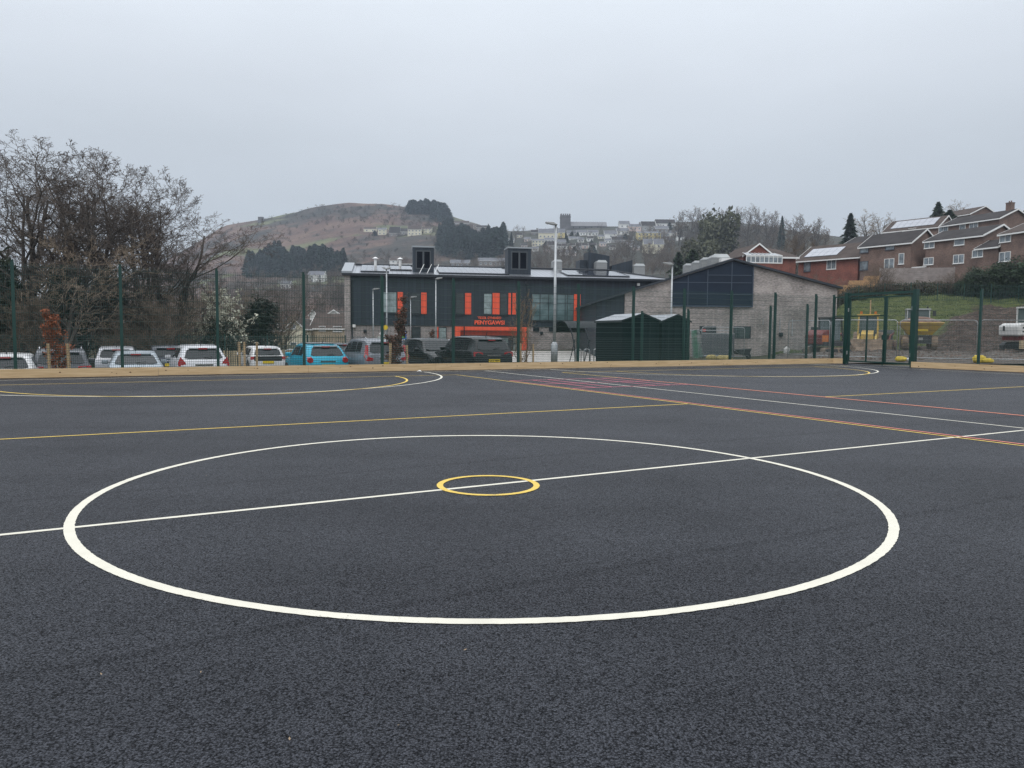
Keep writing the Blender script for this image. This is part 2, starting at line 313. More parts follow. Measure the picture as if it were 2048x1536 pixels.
# ------------------------------------------------------------------ court surface
def asphalt():
    m = mat('court_tarmac', (.05, .05, .055), rough=.46); N, L, b = nodes_of(m)
    g = N.new('ShaderNodeNewGeometry'); P = g.outputs['Position']
    vo = N.new('ShaderNodeTexVoronoi'); vo.inputs['Scale'].default_value = 135; vo.inputs['Randomness'].default_value = 1; L.new(P, vo.inputs[0])
    v2 = N.new('ShaderNodeTexVoronoi'); v2.inputs['Scale'].default_value = 42; L.new(P, v2.inputs[0])
    sp = N.new('ShaderNodeSeparateColor'); L.new(vo.outputs['Color'], sp.inputs[0])
    r = N.new('ShaderNodeMapRange'); r.inputs[3].default_value = .3; r.inputs[4].default_value = 1.85; L.new(sp.outputs[0], r.inputs[0])
    gap = N.new('ShaderNodeMapRange'); gap.inputs[1].default_value = .35; gap.inputs[2].default_value = .75; gap.inputs[3].default_value = 1.0; gap.inputs[4].default_value = .30; L.new(vo.outputs['Distance'], gap.inputs[0])
    n1 = N.new('ShaderNodeTexNoise'); n1.inputs['Scale'].default_value = .55; n1.inputs['Detail'].default_value = 8; n1.inputs['Roughness'].default_value = .62; L.new(P, n1.inputs[0])
    mp = N.new('ShaderNodeMapping'); mp.inputs['Rotation'].default_value = (0, 0, -TH); mp.inputs['Scale'].default_value = (.09, 1.1, 1); L.new(P, mp.inputs[0])
    n2 = N.new('ShaderNodeTexNoise'); n2.inputs['Scale'].default_value = 1.0; n2.inputs['Detail'].default_value = 5; L.new(mp.outputs[0], n2.inputs[0])
    n3 = N.new('ShaderNodeTexNoise'); n3.inputs['Scale'].default_value = 14; n3.inputs['Detail'].default_value = 5; L.new(P, n3.inputs[0])
    def mr(s, a, c, lo=.3, hi=.7):
        q = N.new('ShaderNodeMapRange'); q.inputs[1].default_value = lo; q.inputs[2].default_value = hi; q.inputs[3].default_value = a; q.inputs[4].default_value = c; L.new(s, q.inputs[0]); return q.outputs[0]
    # lane joints of the paver, every 3.6 m across the n direction
    sx = N.new('ShaderNodeSeparateXYZ'); mp2 = N.new('ShaderNodeMapping'); mp2.vector_type = 'POINT'; mp2.inputs['Rotation'].default_value = (0, 0, -TH); L.new(P, mp2.inputs[0])
    nd = N.new('ShaderNodeVectorMath'); nd.operation = 'ADD'; L.new(mp2.outputs[0], nd.inputs[0])
    sc_ = N.new('ShaderNodeVectorMath'); sc_.operation = 'SCALE'; sc_.inputs['Scale'].default_value = .10; n5 = N.new('ShaderNodeTexNoise'); n5.inputs['Scale'].default_value = .7; n5.inputs['Detail'].default_value = 6; L.new(P, n5.inputs[0]); L.new(n5.outputs['Color'], sc_.inputs[0]); L.new(sc_.outputs[0], nd.inputs[1])
    L.new(nd.outputs[0], sx.inputs[0])
    dv = N.new('ShaderNodeMath'); dv.operation = 'DIVIDE'; dv.inputs[1].default_value = 3.55; L.new(sx.outputs[1], dv.inputs[0])
    fr = N.new('ShaderNodeMath'); fr.operation = 'FRACT'; L.new(dv.outputs[0], fr.inputs[0])
    pg = N.new('ShaderNodeMath'); pg.operation = 'PINGPONG'; pg.inputs[1].default_value = .5; L.new(fr.outputs[0], pg.inputs[0])
    seam = mr(pg.outputs[0], .76, 1.0, .0, .016)
    cur = r.outputs[0]
    for s in (gap.outputs[0], mr(n1.outputs[0], .82, 1.2), mr(n2.outputs[0], .88, 1.12), mr(n3.outputs[0], .93, 1.07), seam):
        q = N.new('ShaderNodeMath'); q.operation = 'MULTIPLY'; L.new(cur, q.inputs[0]); L.new(s, q.inputs[1]); cur = q.outputs[0]
    v = N.new('ShaderNodeVectorMath'); v.operation = 'SCALE'; v.inputs[0].default_value = (.020, .0225, .030); L.new(cur, v.inputs['Scale']); L.new(v.outputs[0], b.inputs['Base Color'])
    ht = N.new('ShaderNodeMath'); ht.operation = 'MULTIPLY_ADD'; ht.inputs[1].default_value = -1.0; L.new(vo.outputs['Distance'], ht.inputs[0])
    h2 = N.new('ShaderNodeMath'); h2.operation = 'MULTIPLY'; h2.inputs[1].default_value = -.25; L.new(v2.outputs['Distance'], h2.inputs[0]); L.new(h2.outputs[0], ht.inputs[2])
    bp = N.new('ShaderNodeBump'); bp.inputs['Strength'].default_value = .75; bp.inputs['Distance'].default_value = .006; L.new(ht.outputs[0], bp.inputs['Height']); L.new(bp.outputs[0], b.inputs['Normal'])
    sl = N.new('ShaderNodeMath'); sl.operation = 'MULTIPLY'; sl.inputs[1].default_value = .33; sl.use_clamp = True; L.new(cur, sl.inputs[0]); L.new(sl.outputs[0], b.inputs['Specular IOR Level'])
    return m
court = MB().poly([CT(-45, -40), CT(27.25, -40), CT(27.25, 17.55), CT(-45, 19.28)]).build('court_surface', asphalt(), kind='structure', recalc=False)
def paint(name, col, wear=.55):
    m = mat(name, col, rough=.7); N, L, b = nodes_of(m)
    g = N.new('ShaderNodeNewGeometry'); P = g.outputs['Position']
    vo = N.new('ShaderNodeTexVoronoi'); vo.inputs['Scale'].default_value = 95; L.new(P, vo.inputs[0])
    n1 = N.new('ShaderNodeTexNoise'); n1.inputs['Scale'].default_value = 5; n1.inputs['Detail'].default_value = 6; L.new(P, n1.inputs[0])
    n4 = N.new('ShaderNodeTexNoise'); n4.inputs['Scale'].default_value = 160; n4.inputs['Detail'].default_value = 2; L.new(P, n4.inputs[0])
    mx = N.new('ShaderNodeMix'); mx.data_type = 'RGBA'
    q = N.new('ShaderNodeMath'); q.operation = 'ADD'; L.new(n1.outputs[0], q.inputs[0]); L.new(n4.outputs[0], q.inputs[1])
    r = N.new('ShaderNodeMapRange'); r.inputs[1].default_value = wear * 2 + .10; r.inputs[2].default_value = wear * 2 + .22; L.new(q.outputs[0], r.inputs[0])
    v = N.new('ShaderNodeMapRange'); v.inputs[1].default_value = .3; v.inputs[2].default_value = .7; v.inputs[3].default_value = .9; v.inputs[4].default_value = 1.06; L.new(n1.outputs[0], v.inputs[0])
    s = N.new('ShaderNodeVectorMath'); s.operation = 'SCALE'; s.inputs[0].default_value = col; L.new(v.outputs[0], s.inputs['Scale'])
    L.new(r.outputs[0], mx.inputs[0]); L.new(s.outputs[0], mx.inputs[6]); mx.inputs[7].default_value = (.09, .09, .09, 1); L.new(mx.outputs[2], b.inputs['Base Color'])
    bp = N.new('ShaderNodeBump'); bp.invert = True; bp.inputs['Strength'].default_value = .35; bp.inputs['Distance'].default_value = .004; L.new(vo.outputs['Distance'], bp.inputs['Height']); L.new(bp.outputs[0], b.inputs['Normal'])
    return m
PW, PY, PR, PP = paint('white_paint', (.72, .69, .58), .56), paint('yellow_paint', (.74, .52, .10), .56), paint('red_paint', (.74, .24, .18), .56), paint('pink_paint', (.66, .18, .24), .56)
zoff = [.002]
def ragged(a, b, k):      # torch-on paint has a slightly uneven edge
    return random.uniform(-1, 1) * k
def line(a0, b0, a1, b1, wd, m, name):
    z = zoff[0]; d = Vector((a1 - a0, b1 - b0)); ln = d.length; d /= ln; p = Vector((-d.y, d.x)) * wd / 2
    k = max(2, int(ln / .12)); L_, R_ = [], []
    for i in range(k + 1):
        q = Vector((a0, b0)) + d * (ln * i / k); e1 = 1 + ragged(0, 0, .05); e2 = 1 + ragged(0, 0, .05)
        L_.append(CT(q.x + p.x * e1, q.y + p.y * e1, z)); R_.append(CT(q.x - p.x * e2, q.y - p.y * e2, z))
    mb = MB(); mb.add(L_ + R_, [(i, i + 1, k + 2 + i, k + 1 + i) for i in range(k)])
    o = mb.build(name, m, kind='structure', recalc=False); return o
def arc(a, b, ri, ro, t0, t1, m, name, seg=220, z=None):
    z = zoff[0] if z is None else z; vs = []
    for i in range(seg + 1):
        t = lerp(t0, t1, i / seg); e1, e2 = ragged(0, 0, .0022), ragged(0, 0, .0022)
        vs += [CT(a + (ri + e1) * math.cos(t), b + (ri + e1) * math.sin(t), z), CT(a + (ro + e2) * math.cos(t), b + (ro + e2) * math.sin(t), z)]
    MB().add(vs, [(2 * i, 2 * i + 1, 2 * i + 3, 2 * i + 2) for i in range(seg)]).build(name, m, kind='structure', recalc=False)
PI = math.pi
line(-12, 0, 25.2, 0, .05, PW, 'halfway_line_marking')
zoff[0] = .003
arc(0, 0, 3.155, 3.222, 0, 2 * PI, PW, 'centre_circle_marking', 700)
zoff[0] = .004
arc(0, 0, .395, .45, 0, 2 * PI, PY, 'small_circle_marking', 200)
S1, S2, MID, GL, WL, RC = 6.94, 10.75, 8.87, 15.27, 17.15, 17.9
zoff[0] = .002
line(-14, WL, 27, WL, .05, PW, 'end_line_marking')
line(MID, -14, MID, WL, .05, PW, 'dividing_line_marking')
line(25.2, -14, 25.2, WL, .05, PW, 'side_line_marking')
zoff[0] = .003
line(-14, GL, S1, GL, .05, PY, 'goal_line_marking'); line(S2, GL, 25, GL, .05, PY, 'goal_line_marking')
line(S1, -14, S1, GL, .05, PY, 'court_side_marking'); line(S2, -14, S2, GL, .05, PY, 'court_side_marking')
line(-14, 5.08, S1, 5.08, .05, PY, 'third_line_marking'); line(S2, 5.08, 25, 5.08, .05, PY, 'third_line_marking')
zoff[0] = .004
arc(0, WL, 6.62, 6.68, PI, 2 * PI, PW, 'shooting_circle_marking'); arc(RC + .2, WL, 6.62, 6.68, PI, 2 * PI, PW, 'shooting_circle_marking')
zoff[0] = .005
arc(0, GL, 4.93, 4.99, PI, 2 * PI, PY, 'goal_circle_marking'); arc(RC, GL, 4.93, 4.99, PI, 2 * PI, PY, 'goal_circle_marking')
zoff[0] = .006
line(S1 + .13, -14, S1 + .13, 12.2, .05, PR, 'track_line_marking'); line(S2 - .05, -14, S2 - .05, 12.2, .07, PR, 'track_line_marking')
zoff[0] = .007
pk = [ab(*G(px, py).xy) for px, py in ((1143, 776.5), (1200, 784), (1275, 791), (1360, 766.8), (1430, 772.5), (1500, 780))]
k0, k1 = 7.65, 12.2
for bq in (12.2, 10.7, 9.2): line(S1 + .1, bq, S2, bq, .055, PP, 'grid_marking')
zoff[0] = .008
for aq in (7.75, 8.25, 9.6, 10.1): line(aq, 9.2, aq, 12.2, .055, PP, 'grid_marking')
# ------------------------------------------------------------------ mesh fences
GRN = mat('green_powder_coat', (.008, .045, .036), rough=.4, var=.15, vs=2, spec=.5)
GRN2 = mat('green_wire', (.012, .055, .045), rough=.45)
BOLT = mat('bolt_metal', (.45, .47, .47), rough=.4, metal=.7)
def post_obj(h, parent, loc, rz=0, s=.06, d=.08, cap=True, name='post'):
    key = ('post', h, s, d); 
    if key in PROT:
        o = PROT[key].copy(); C.objects.link(o)
    else:
        mb = MB().bb(-s / 2, s / 2, -d / 2, d / 2, -.6, h); mb.bb(-s / 2 - .004, s / 2 + .004, -d / 2 - .004, d / 2 + .004, h, h + .02)
        for k in range(int(h / .35)): mb.bb(-.012, .012, -d / 2 - .012, -d / 2 - .0005, .3 + k * .35, .325 + k * .35, 1)
        mb.bb(-s / 2 - .012, s / 2 + .012, -d / 2 - .022, -d / 2 - .014, .15, h - .05, 0)
        o = mb.build(name, [GRN, BOLT]); PROT[key] = o
    o.parent = parent; o.location = loc; o.rotation_euler = (0, 0, rz); return o
PROT = {}
def panel_mesh(L_, h, z0=.03, dense=1.1, pitch=.05, r=.0042, m=GRN2):
    mb = MB(); k = int(L_ / pitch)
    for i in range(k + 1): x = -L_ / 2 + L_ * i / k; mb.tube([(x, 0, z0), (x, 0, h)], r, 3, cap=False)
    z = z0 + .02
    while z <= h:
        for dy in (-.006, .006): mb.tube([(-L_ / 2, dy, z), (L_ / 2, dy, z)], r * 1.35, 3, cap=False)
        z += .066 if z < dense else .2
    return mb
def fence_run(name, label, p0, p1, npan, h, groundz=None, boards=True, gz=0, pan_r=.0042, group=None):
    """p0->p1 ; posts at every bay, panel between"""
    d = (p1 - p0); d.z = 0; ln = d.length; rz = math.atan2(d.y, d.x); root = thing(name, label, 'fence', (p0.x, p0.y, gz), rz, group)
    bay = ln / npan; key = ('pan', round(bay, 2), h)
    for i in range(npan + 1): post_obj(h + .06, root, (i * bay, 0, 0))
    for i in range(npan):
        if key in PROT: o = PROT[key].copy(); C.objects.link(o)
        else: o = panel_mesh(bay - .05, h, r=pan_r).build('mesh_panel', GRN2, recalc=False); PROT[key] = o
        o.parent = root; o.location = ((i + .5) * bay, -.055, 0)
    return root, bay
TIM = mat('new_timber', (.52, .36, .19), rough=.75, col2=(.68, .50, .29), vs=5, stretch=(.35, 3, 6), bump=.25, bs=14)
KNOT = mat('timber_knot', (.13, .07, .035), rough=.8)
def kickboard(root, x0, x1, y=-.13, h=.235, th=.07):
    ln = 4.2; x = x0
    while x < x1 - .1:
        e = min(x + ln, x1); o = MB().bb(x + .003, e - .003, y - th / 2, y + th / 2, random.uniform(.004, .012), h + random.uniform(-.004, .004))
        for k in range(int((e - x) * 1.3)):
            kx, kz, kr = random.uniform(x + .1, e - .1), random.uniform(.05, h - .04), random.uniform(.008, .017)
            pts = [(kx + kr * 1.6 * math.cos(t), y - th / 2 - .0025, kz + kr * math.sin(t)) for t in np.linspace(0, 2 * PI, 9)[:-1]]
            o.poly(pts, 1)
        o.build('kickboard', [TIM, KNOT], root); x += ln
def FB_(a): return 18.15 - .024 * (a + 4.8)
def on_fence(px):      # where the sight line through px meets the far fence line
    t = (px - 1024) / F; a = 0
    for _ in range(6):
        P = O + n_ * FB_(a); a = (t * P.y - P.x) / (u.x - t * u.y)
    return a
a1 = on_fence(1663); a0 = on_fence(435) - 4 * 2.5; npan = int((a1 - a0) / 2.5); a_last = a0 + npan * 2.5
f0, f1 = CT(a0, FB_(a0)), CT(a_last, FB_(a_last))
root, bay = fence_run('mesh_fence', 'tall dark green weldmesh fence along the far edge of the court with cars behind it', f0, f1, npan, 3.0)
A1 = CT(a1, FB_(a1)); Ll = (A1 - f1).length
post_obj(3.06, root, ((f1 - f0).length + Ll, 0, 0)); o = panel_mesh(Ll - .06, 3.0).build('mesh_panel', GRN2, root, recalc=False); o.location = ((f1 - f0).length + Ll / 2, -.055, 0)
kickboard(root, 0, (f1 - f0).length + Ll)
PG0, PG1 = CT(26.98, 16.9), CT(26.62, 13.45); gateL = (PG1 - PG0).length
SE = CT(27.0, 9.3); sdir = (SE - PG1).normalized()
sroot, sbay = fence_run('mesh_fence', 'tall dark green weldmesh fence running towards the camera right of the double gate', PG1, PG1 + sdir * 12.5, 5, 3.0)
kickboard(sroot, 0, 12.5, y=-.13)
# short return between far fence and gate
rr = thing('mesh_fence', 'short green mesh fence bay with a mid rail left of the gate', 'fence', (A1.x, A1.y, 0), math.atan2((PG0 - A1).y, (PG0 - A1).x))
Lr = (PG0 - A1).length
MB().bb(.04, Lr - .1, -.03, .03, 2.94, 3.0).build('top_rail', GRN, rr); MB().bb(.04, Lr - .1, -.025, .025, 2.1, 2.15).build('mid_rail', GRN, rr)
o = panel_mesh(Lr - .16, 2.94).build('mesh_panel', GRN2, rr, recalc=False); o.location = (Lr / 2, 0, 0)
kickboard(rr, .0, Lr - .1)
# double gate
G0 = PG0; gr = thing('double_gate', 'closed green double mesh gate between two thick square posts', 'gate', (G0.x, G0.y, 0), math.atan2((PG1 - PG0).y, (PG1 - PG0).x))
for xx in (0, gateL): MB().bb(xx - .09, xx + .09, -.09, .09, -.5, 3.15).bb(xx - .1, xx + .1, -.1, .1, 3.15, 3.17).build('gate_post', GRN, gr, bevel=.008)
MB().bb(.09, gateL - .09, -.05, .05, 3.02, 3.12).build('lintel', GRN, gr)
for s, (x0, x1) in enumerate(((.13, gateL / 2 + .3), (gateL / 2 + .33, gateL - .13))):
    lf = MB(); t = .06
    lf.bb(x0, x0 + t, -.03, .03, .1, 2.95).bb(x1 - t, x1, -.03, .03, .1, 2.95).bb(x0 + t, x1 - t, -.03, .03, .1, .1 + t).bb(x0 + t, x1 - t, -.03, .03, 2.89, 2.95)
    if s == 0: lf.bb(x0 + t, x1 - t, -.028, .028, 2.1, 2.15).bb(x0 + .95, x0 + 1.0, -.026, .026, .16, 2.1)
    lo = lf.build('gate_leaf', GRN, gr)
    mo = panel_mesh(x1 - x0 - 2 * t, 2.9, z0=.16).build('infill_mesh', GRN2, lo, recalc=False); mo.location = ((x0 + x1) / 2, 0, 0)
    for hz in (.5, 2.4): MB().cyl((x0 - .02 if s == 0 else x1 + .02, -.05, hz), .025, .16, 'z', 8).build('hinge', BOLT, lo)
MB().bb(gateL / 2 + .2, gateL / 2 + .4, -.06, -.035, 1.1, 1.3).bb(gateL / 2 + .27, gateL / 2 + .3, -.07, -.05, -.02, .9).build('drop_bolt', GRN, gr)
# second, lower fence outside the court, right of the green sheds
P0, P1 = W(1284, 640, 32.6), W(1614, 640, 37.8)
f2 = thing('mesh_fence', 'lower green mesh fence standing parallel just outside the court fence', 'fence', (P0.x, P0.y, -.25), math.atan2(P1.y - P0.y, P1.x - P0.x))
L2 = (Vector((P1.x, P1.y)) - Vector((P0.x, P0.y))).length; nb = 4
for i in range(nb + 1):
    hp = lerp(2.45, 3.0, i / nb); post_obj(round(hp, 2), f2, (i * L2 / nb, 0, 0))
for i in range(nb):
    o = panel_mesh(L2 / nb - .06, lerp(2.4, 2.95, (i + .3) / nb), r=.0022).build('mesh_panel', GRN2, f2, recalc=False); o.location = ((i + .5) * L2 / nb, -.05, 0)
# low dark fence behind the car park
def pale_fence(label, P0, P1, h, sp=.14, m=GRN, z0=0.0, name='railing_fence', r=.012, bay=2.7):
    d = P1 - P0; ln = Vector((d.x, d.y)).length; rz = math.atan2(d.y, d.x); root = thing(name, label, 'fence', (P0.x, P0.y, 0), rz)
    nb = max(1, int(ln / bay))
    for i in range(nb + 1):
        x = ln * i / nb; q = P0 + d * (i / nb); gz = H(q.x, q.y)
        o = MB().bb(-.04, .04, -.04, .04, -.3, h + .05).build('post', m, root) if i == 0 else o.copy()
        if i: C.objects.link(o); o.parent = root
        o.location = (x, 0, gz)
    for i in range(nb):
        q0 = P0 + d * (i / nb); q1 = P0 + d * ((i + 1) / nb); g0, g1 = H(q0.x, q0.y), H(q1.x, q1.y); x0, x1 = ln * i / nb + .045, ln * (i + 1) / nb - .045
        mb = MB(); k = int((x1 - x0) / sp)
        for j in range(1, k): t = j / k; x = lerp(x0, x1, t); g = lerp(g0, g1, t); mb.box((x, 0, g + h / 2 + .04), (r * 2, r * 2, h))
        for zz in (.18, h - .15): mb.tube([(x0, 0, g0 + zz), (x1, 0, g1 + zz)], .02, 4)
        mb.build('railing_panel', m, root)
    return root
def on(px, D, dz=0): x = X(px, D); return Vector((x, D, H(x, D) + dz))
pale_fence('low dark green railing fence behind the parked cars in front of the houses', on(-80, 44), on(690, 58), 1.9, sp=.16)
pale_fence('short pale timber paling fence behind the small white hatchback', on(448, 41), on(600, 43), 1.0, sp=.11, m=mat('weathered_pale', (.42, .34, .22), rough=.8, var=.15), r=.03, name='paling_fence')
# ------------------------------------------------------------------ school
CLAD = seam_mat('dark_cladding', (.022, .033, .046), pitch=.42, axis=0, rough=.5, metal=.1, var=.2)
BRK = brick_mat('buff_grey_brick', (.36, .305, .28), (.22, .19, .18), (.34, .33, .32), 1)
ORG = mat('orange_panel', (.86, .11, .045), rough=.45, var=.05, vs=1)
DKM = mat('dark_metal_trim', (.028, .033, .04), rough=.4, metal=.4)
ROOF = seam_mat('standing_seam_roof', (.42, .44, .47), pitch=.5, axis=0, rough=.28, metal=.75, var=.04, dark=.6)
GLS = mat('window_glass', (.02, .028, .03), rough=.06, spec=.8)
GLS2 = mat('blind_glass', (.25, .32, .32), rough=.15, spec=.8, var=.3, vs=2)
WFR = mat('white_upvc', (.78, .78, .76), rough=.4)
SOL = mat('solar_panel', (.02, .024, .04), rough=.12, spec=1.0, coat=.6)
GAL = mat('galvanised', (.42, .44, .45), rough=.45, metal=.6, var=.1, vs=6)
SL = Vector((X(690, 83), 83, 0)); SR = Vector((X(1336, 89), 89, 0)); sd_ = (SR - SL); SW = sd_.length; sd_.normalize(); srz = math.atan2(sd_.y, sd_.x)
SB = -1.15
school = thing('school_building', 'long two storey school clad in dark metal over brick with orange panels and entrance', 'school', (SL.x, SL.y, SB), srz)
sn = Vector((-sd_.y, sd_.x, 0))
def SLOC(px, py, off=0.0):
    d = ray(px, py); o = Vector((0, 0, HC)); P = SL + sn * off
    t = (P - o).dot(sn) / d.dot(sn); q = o + d * t; return (q - SL).dot(sd_), q.z - SB
EZ = SLOC(900, 551.5)[1]; FZ = SLOC(900, 652)[1]
DEP = 15
s0 = SLOC(701, 600)[0]; s1 = SW
MB().bb(s0, s1, .0, DEP, FZ, EZ - .003).build('upper_wall', CLAD, school)
MB().bb(s0, s1, .12, DEP - .1, -1, FZ - .003).build('lower_wall', BRK, school)
RZ = EZ + 1.55
MB().prism([(0 - .05, -.35, -1), (s0 - .01, -.35, -1), (s0 - .01, -.35, EZ + .02), (-.05, -.35, EZ + .02)], (0, DEP + .3, 0)).prism([(-.05, -.35, EZ + .02), (-.05, DEP * .55, RZ + .15), (-.05, DEP - .05, EZ + .02)], (s0 + .04, 0, 0)).build('end_wall', BRK, school)
# roof
hip = SLOC(1215, 541, 8.2)[0]
ry = DEP * .55
rf = MB().add([(-.2, -.5, EZ), (s1 + .4, -.5, EZ), (hip, ry, RZ), (-.2, ry, RZ), (-.2, DEP + .3, EZ), (s1 + .4, DEP + .3, EZ)], [(0, 1, 2, 3), (3, 2, 5, 4), (1, 5, 2), (0, 3, 4)]).build('roof', ROOF, school, recalc=True)
MB().bb(-.25, s1 + .45, -.62, -.5, EZ - .22, EZ + .04).build('gutter', DKM, rf)
MB().prism([(-.32, -.5, EZ + .04), (.75, -.5, EZ + .04), (.75, ry, RZ + .1), (-.32, ry, RZ + .1)], (0, 0, .22)).build('verge', mat('verge_metal', (.35, .38, .4), rough=.35, metal=.6), rf)
MB().tube([(.9, ry + .05, RZ + .12), (hip, ry + .05, RZ + .12), (s1, .2, EZ + .1)], .11, 6).build('ridge', DKM, rf)
def roofz(y): return lerp(EZ, RZ, (y + .5) / (ry + .5))
def solar(x0, x1, y0, y1, cols, rows=2):
    mb = MB()
    for i in range(cols):
        for j in range(rows):
            xa, xb = lerp(x0, x1, i / cols) + .01, lerp(x0, x1, (i + 1) / cols) - .01; ya, yb = lerp(y0, y1, j / rows) + .01, lerp(y0, y1, (j + 1) / rows) - .01
            mb.prism([(xa, ya, roofz(ya) + .14), (xb, ya, roofz(ya) + .14), (xb, yb, roofz(yb) + .14), (xa, yb, roofz(yb) + .14)], (0, 0, .04))
    mb.bb(x0, x1, y0 + .02, y0 + .06, roofz(y0) - .0, roofz(y0) + .13, 1)
    return mb.build('solar_array', [SOL, DKM], rf)
def sx_(px): return SLOC(px, 545, 3)[0]
solar(sx_(722), sx_(778), .9, 7.2, 5); solar(sx_(780), sx_(824), 3.2, 7.2, 4); solar(sx_(876), sx_(1013), .9, 7.0, 12); solar(sx_(1128), sx_(1250), 1.2, 6.2, 11)
# roof windcatcher towers
def tower(px0, px1, py0, yoff, louv=True):
    xa = SLOC(px0, py0 + 20, yoff)[0]; xb = SLOC(px1, py0 + 20, yoff)[0]; zt = SLOC((px0 + px1) / 2, py0, yoff)[1]
    mb = MB().bb(xa, xb, yoff, yoff + 2.2, roofz(yoff) - .4, zt)
    t = mb.build('ventilation_tower', CLAD, school)
    MB().bb(xa - .08, xb + .08, yoff - .1, yoff + 2.3, zt, zt + .16).build('tower_cap', mat('verge_metal', (.35, .38, .4), rough=.35, metal=.6), t)
    wd = xb - xa; lo = MB(); z0, z1 = zt - 2.25, zt - .45
    fr = MB(); a0, a1 = xa + wd * .18, xb - wd * .2
    fr.bb(a0 - .12, a0, yoff - .06, yoff - .003, z0 - .12, z1 + .12).bb(a1, a1 + .12, yoff - .06, yoff - .003, z0 - .12, z1 + .12).bb(a0, a1, yoff - .06, yoff - .003, z1, z1 + .12).bb(a0, a1, yoff - .06, yoff - .003, z0 - .12, z0).bb((a0 + a1) / 2 - .1, (a0 + a1) / 2 + .1, yoff - .06, yoff - .003, z0, z1)
    fr.build('louvre_frame', mat('mid_grey_trim', (.06, .07, .08), rough=.6), t)
    for (p, q) in ((a0, (a0 + a1) / 2 - .1), ((a0 + a1) / 2 + .1, a1)):
        l = MB().bb(p, q, yoff - .01, yoff - .004, z0, z1)
        for k in range(12): l.box(((p + q) / 2, yoff - .025, lerp(z0, z1, (k + .5) / 12)), (q - p - .01, .03, .04), rx=.6)
        l.build('louvre', mat('louvre_dark', (.006, .008, .014), rough=.9, spec=.1), t)
    return t
tower(826, 868, 495, 2.0); tower(1016, 1062, 497, 2.0)
for px in (900, 925, 945):   # maintenance rails in front of the first tower
    pass
stays = MB()
for pxa, pxb in ((838, 847), (853, 862), (868, 876)):
    xa = SLOC(pxa, 549, 1)[0]; xb = SLOC(pxb, 539, 3)[0]; stays.tube([(xa, .3, roofz(.3) + .05), (xb, 1.95, roofz(2) + .9)], .035, 5)
stays.build('stay_rods', WFR, rf)
for px in (751, 800):
    xa = SLOC(px, 530, 7.5)[0]; zb = roofz(7); MB().cyl((xa, 7, zb + .35), .16, 1.1, 'z', 10).tube([(xa, 7, zb + .95), (xa, 7, zb + 1.15)], [.38, .05], 10).build('roof_cowl', WFR, rf)
VNT = seam_mat('louvred_grey', (.30, .31, .31), pitch=.16, axis=2, rough=.5, metal=.3, var=.03, dark=.5)
def cowl(xc, yc, w, zb, zt, par):
    c = w * .16; MB().prism([(xc - w / 2, yc, zb), (xc + w / 2, yc, zb), (xc + w / 2, yc, zt - c), (xc + w / 2 - c, yc, zt), (xc - w / 2 + c, yc, zt), (xc - w / 2, yc, zt - c)], (0, w, 0)).build('ventilation_cowl', VNT, par)
    MB().prism([(xc - w / 2 - .03, yc - .06, zt - c), (xc + w / 2 + .03, yc - .06, zt - c), (xc + w / 2 - c + .01, yc - .06, zt + .06), (xc - w / 2 + c - .01, yc - .06, zt + .06)], (0, .05, 0)).build('cowl_rim', mat('light_rim', (.62, .64, .64), rough=.4, metal=.3), par)
for pa, pb, pt, yo in ((1106, 1124, 520, 8.2), (1193, 1214, 521, 8.6), (1268, 1290, 528, 9.5)):
    xa, xb = SLOC(pa, 540, yo)[0], SLOC(pb, 540, yo)[0]; zt = SLOC(pa, pt, yo)[1]; cowl((xa + xb) / 2, yo, xb - xa, RZ - 1.2, zt, school)
# angled dark roof boxes behind the ridge
def sbox(pts, yo, th, par, name):
    P = [SLOC(px, py, yo) for px, py in pts]; MB().prism([(a, yo, b) for a, b in P], (0, th, 0)).build(name, CLAD, par)
sbox([(1159, 545), (1178, 545), (1178, 521), (1160, 520)], 10.5, 2, school, 'rooflight_box')
sbox([(1176, 545), (1219, 545), (1219, 512), (1177, 504)], 10.0, 2.4, school, 'rooflight_box')
sbox([(1223, 548), (1265, 548), (1265, 520), (1224, 531)], 10.2, 2.4, school, 'rooflight_box')
# windows
def s_win(a, b, t, bt, glass=GLS, mull=(), name='window', sill=True, trans=()):
    x0, z1 = SLOC(a, t); x1, z0 = SLOC(b, bt)
    f = MB(); w_ = .07
    f.bb(x0, x0 + w_, -.05, -.003, z0, z1).bb(x1 - w_, x1, -.05, -.003, z0, z1).bb(x0 + w_, x1 - w_, -.05, -.003, z1 - w_, z1).bb(x0 + w_, x1 - w_, -.05, -.003, z0, z0 + w_)
    for m in mull: xm = lerp(x0, x1, m); f.bb(xm - .03, xm + .03, -.045, -.004, z0 + w_, z1 - w_)
    for m in trans: zm = lerp(z0, z1, m); f.bb(x0 + w_, x1 - w_, -.044, -.005, zm - .03, zm + .03)
    if sill: f.bb(x0 - .1, x1 + .1, -.14, -.003, z0 - .1, z0 - .003)
    fo = f.build(name, DKM, school)
    MB().bb(x0 + w_ + .001, x1 - w_ - .001, -.02, -.008, z0 + w_ + .001, z1 - w_ - .001).build('pane', glass, fo)
    return fo
def s_org(a, b, t, bt):
    x0, z1 = SLOC(a, t); x1, z0 = SLOC(b, bt); mb = MB().bb(x0, x1, -.10, -.003, z0, z1)
    k = max(2, int((x1 - x0) / .28))
    for i in range(1, k): xm = lerp(x0, x1, i / k); mb.bb(xm - .012, xm + .012, -.112, -.1005, z0, z1)
    mb.build('accent_panel', ORG, school)
s_win(762, 794, 583, 626, GLS2, (.5,)); s_org(795, 806, 584, 627)
s_win(822, 842, 585, 628, GLS, (), trans=(.75,)); s_org(842.5, 853, 585, 628)
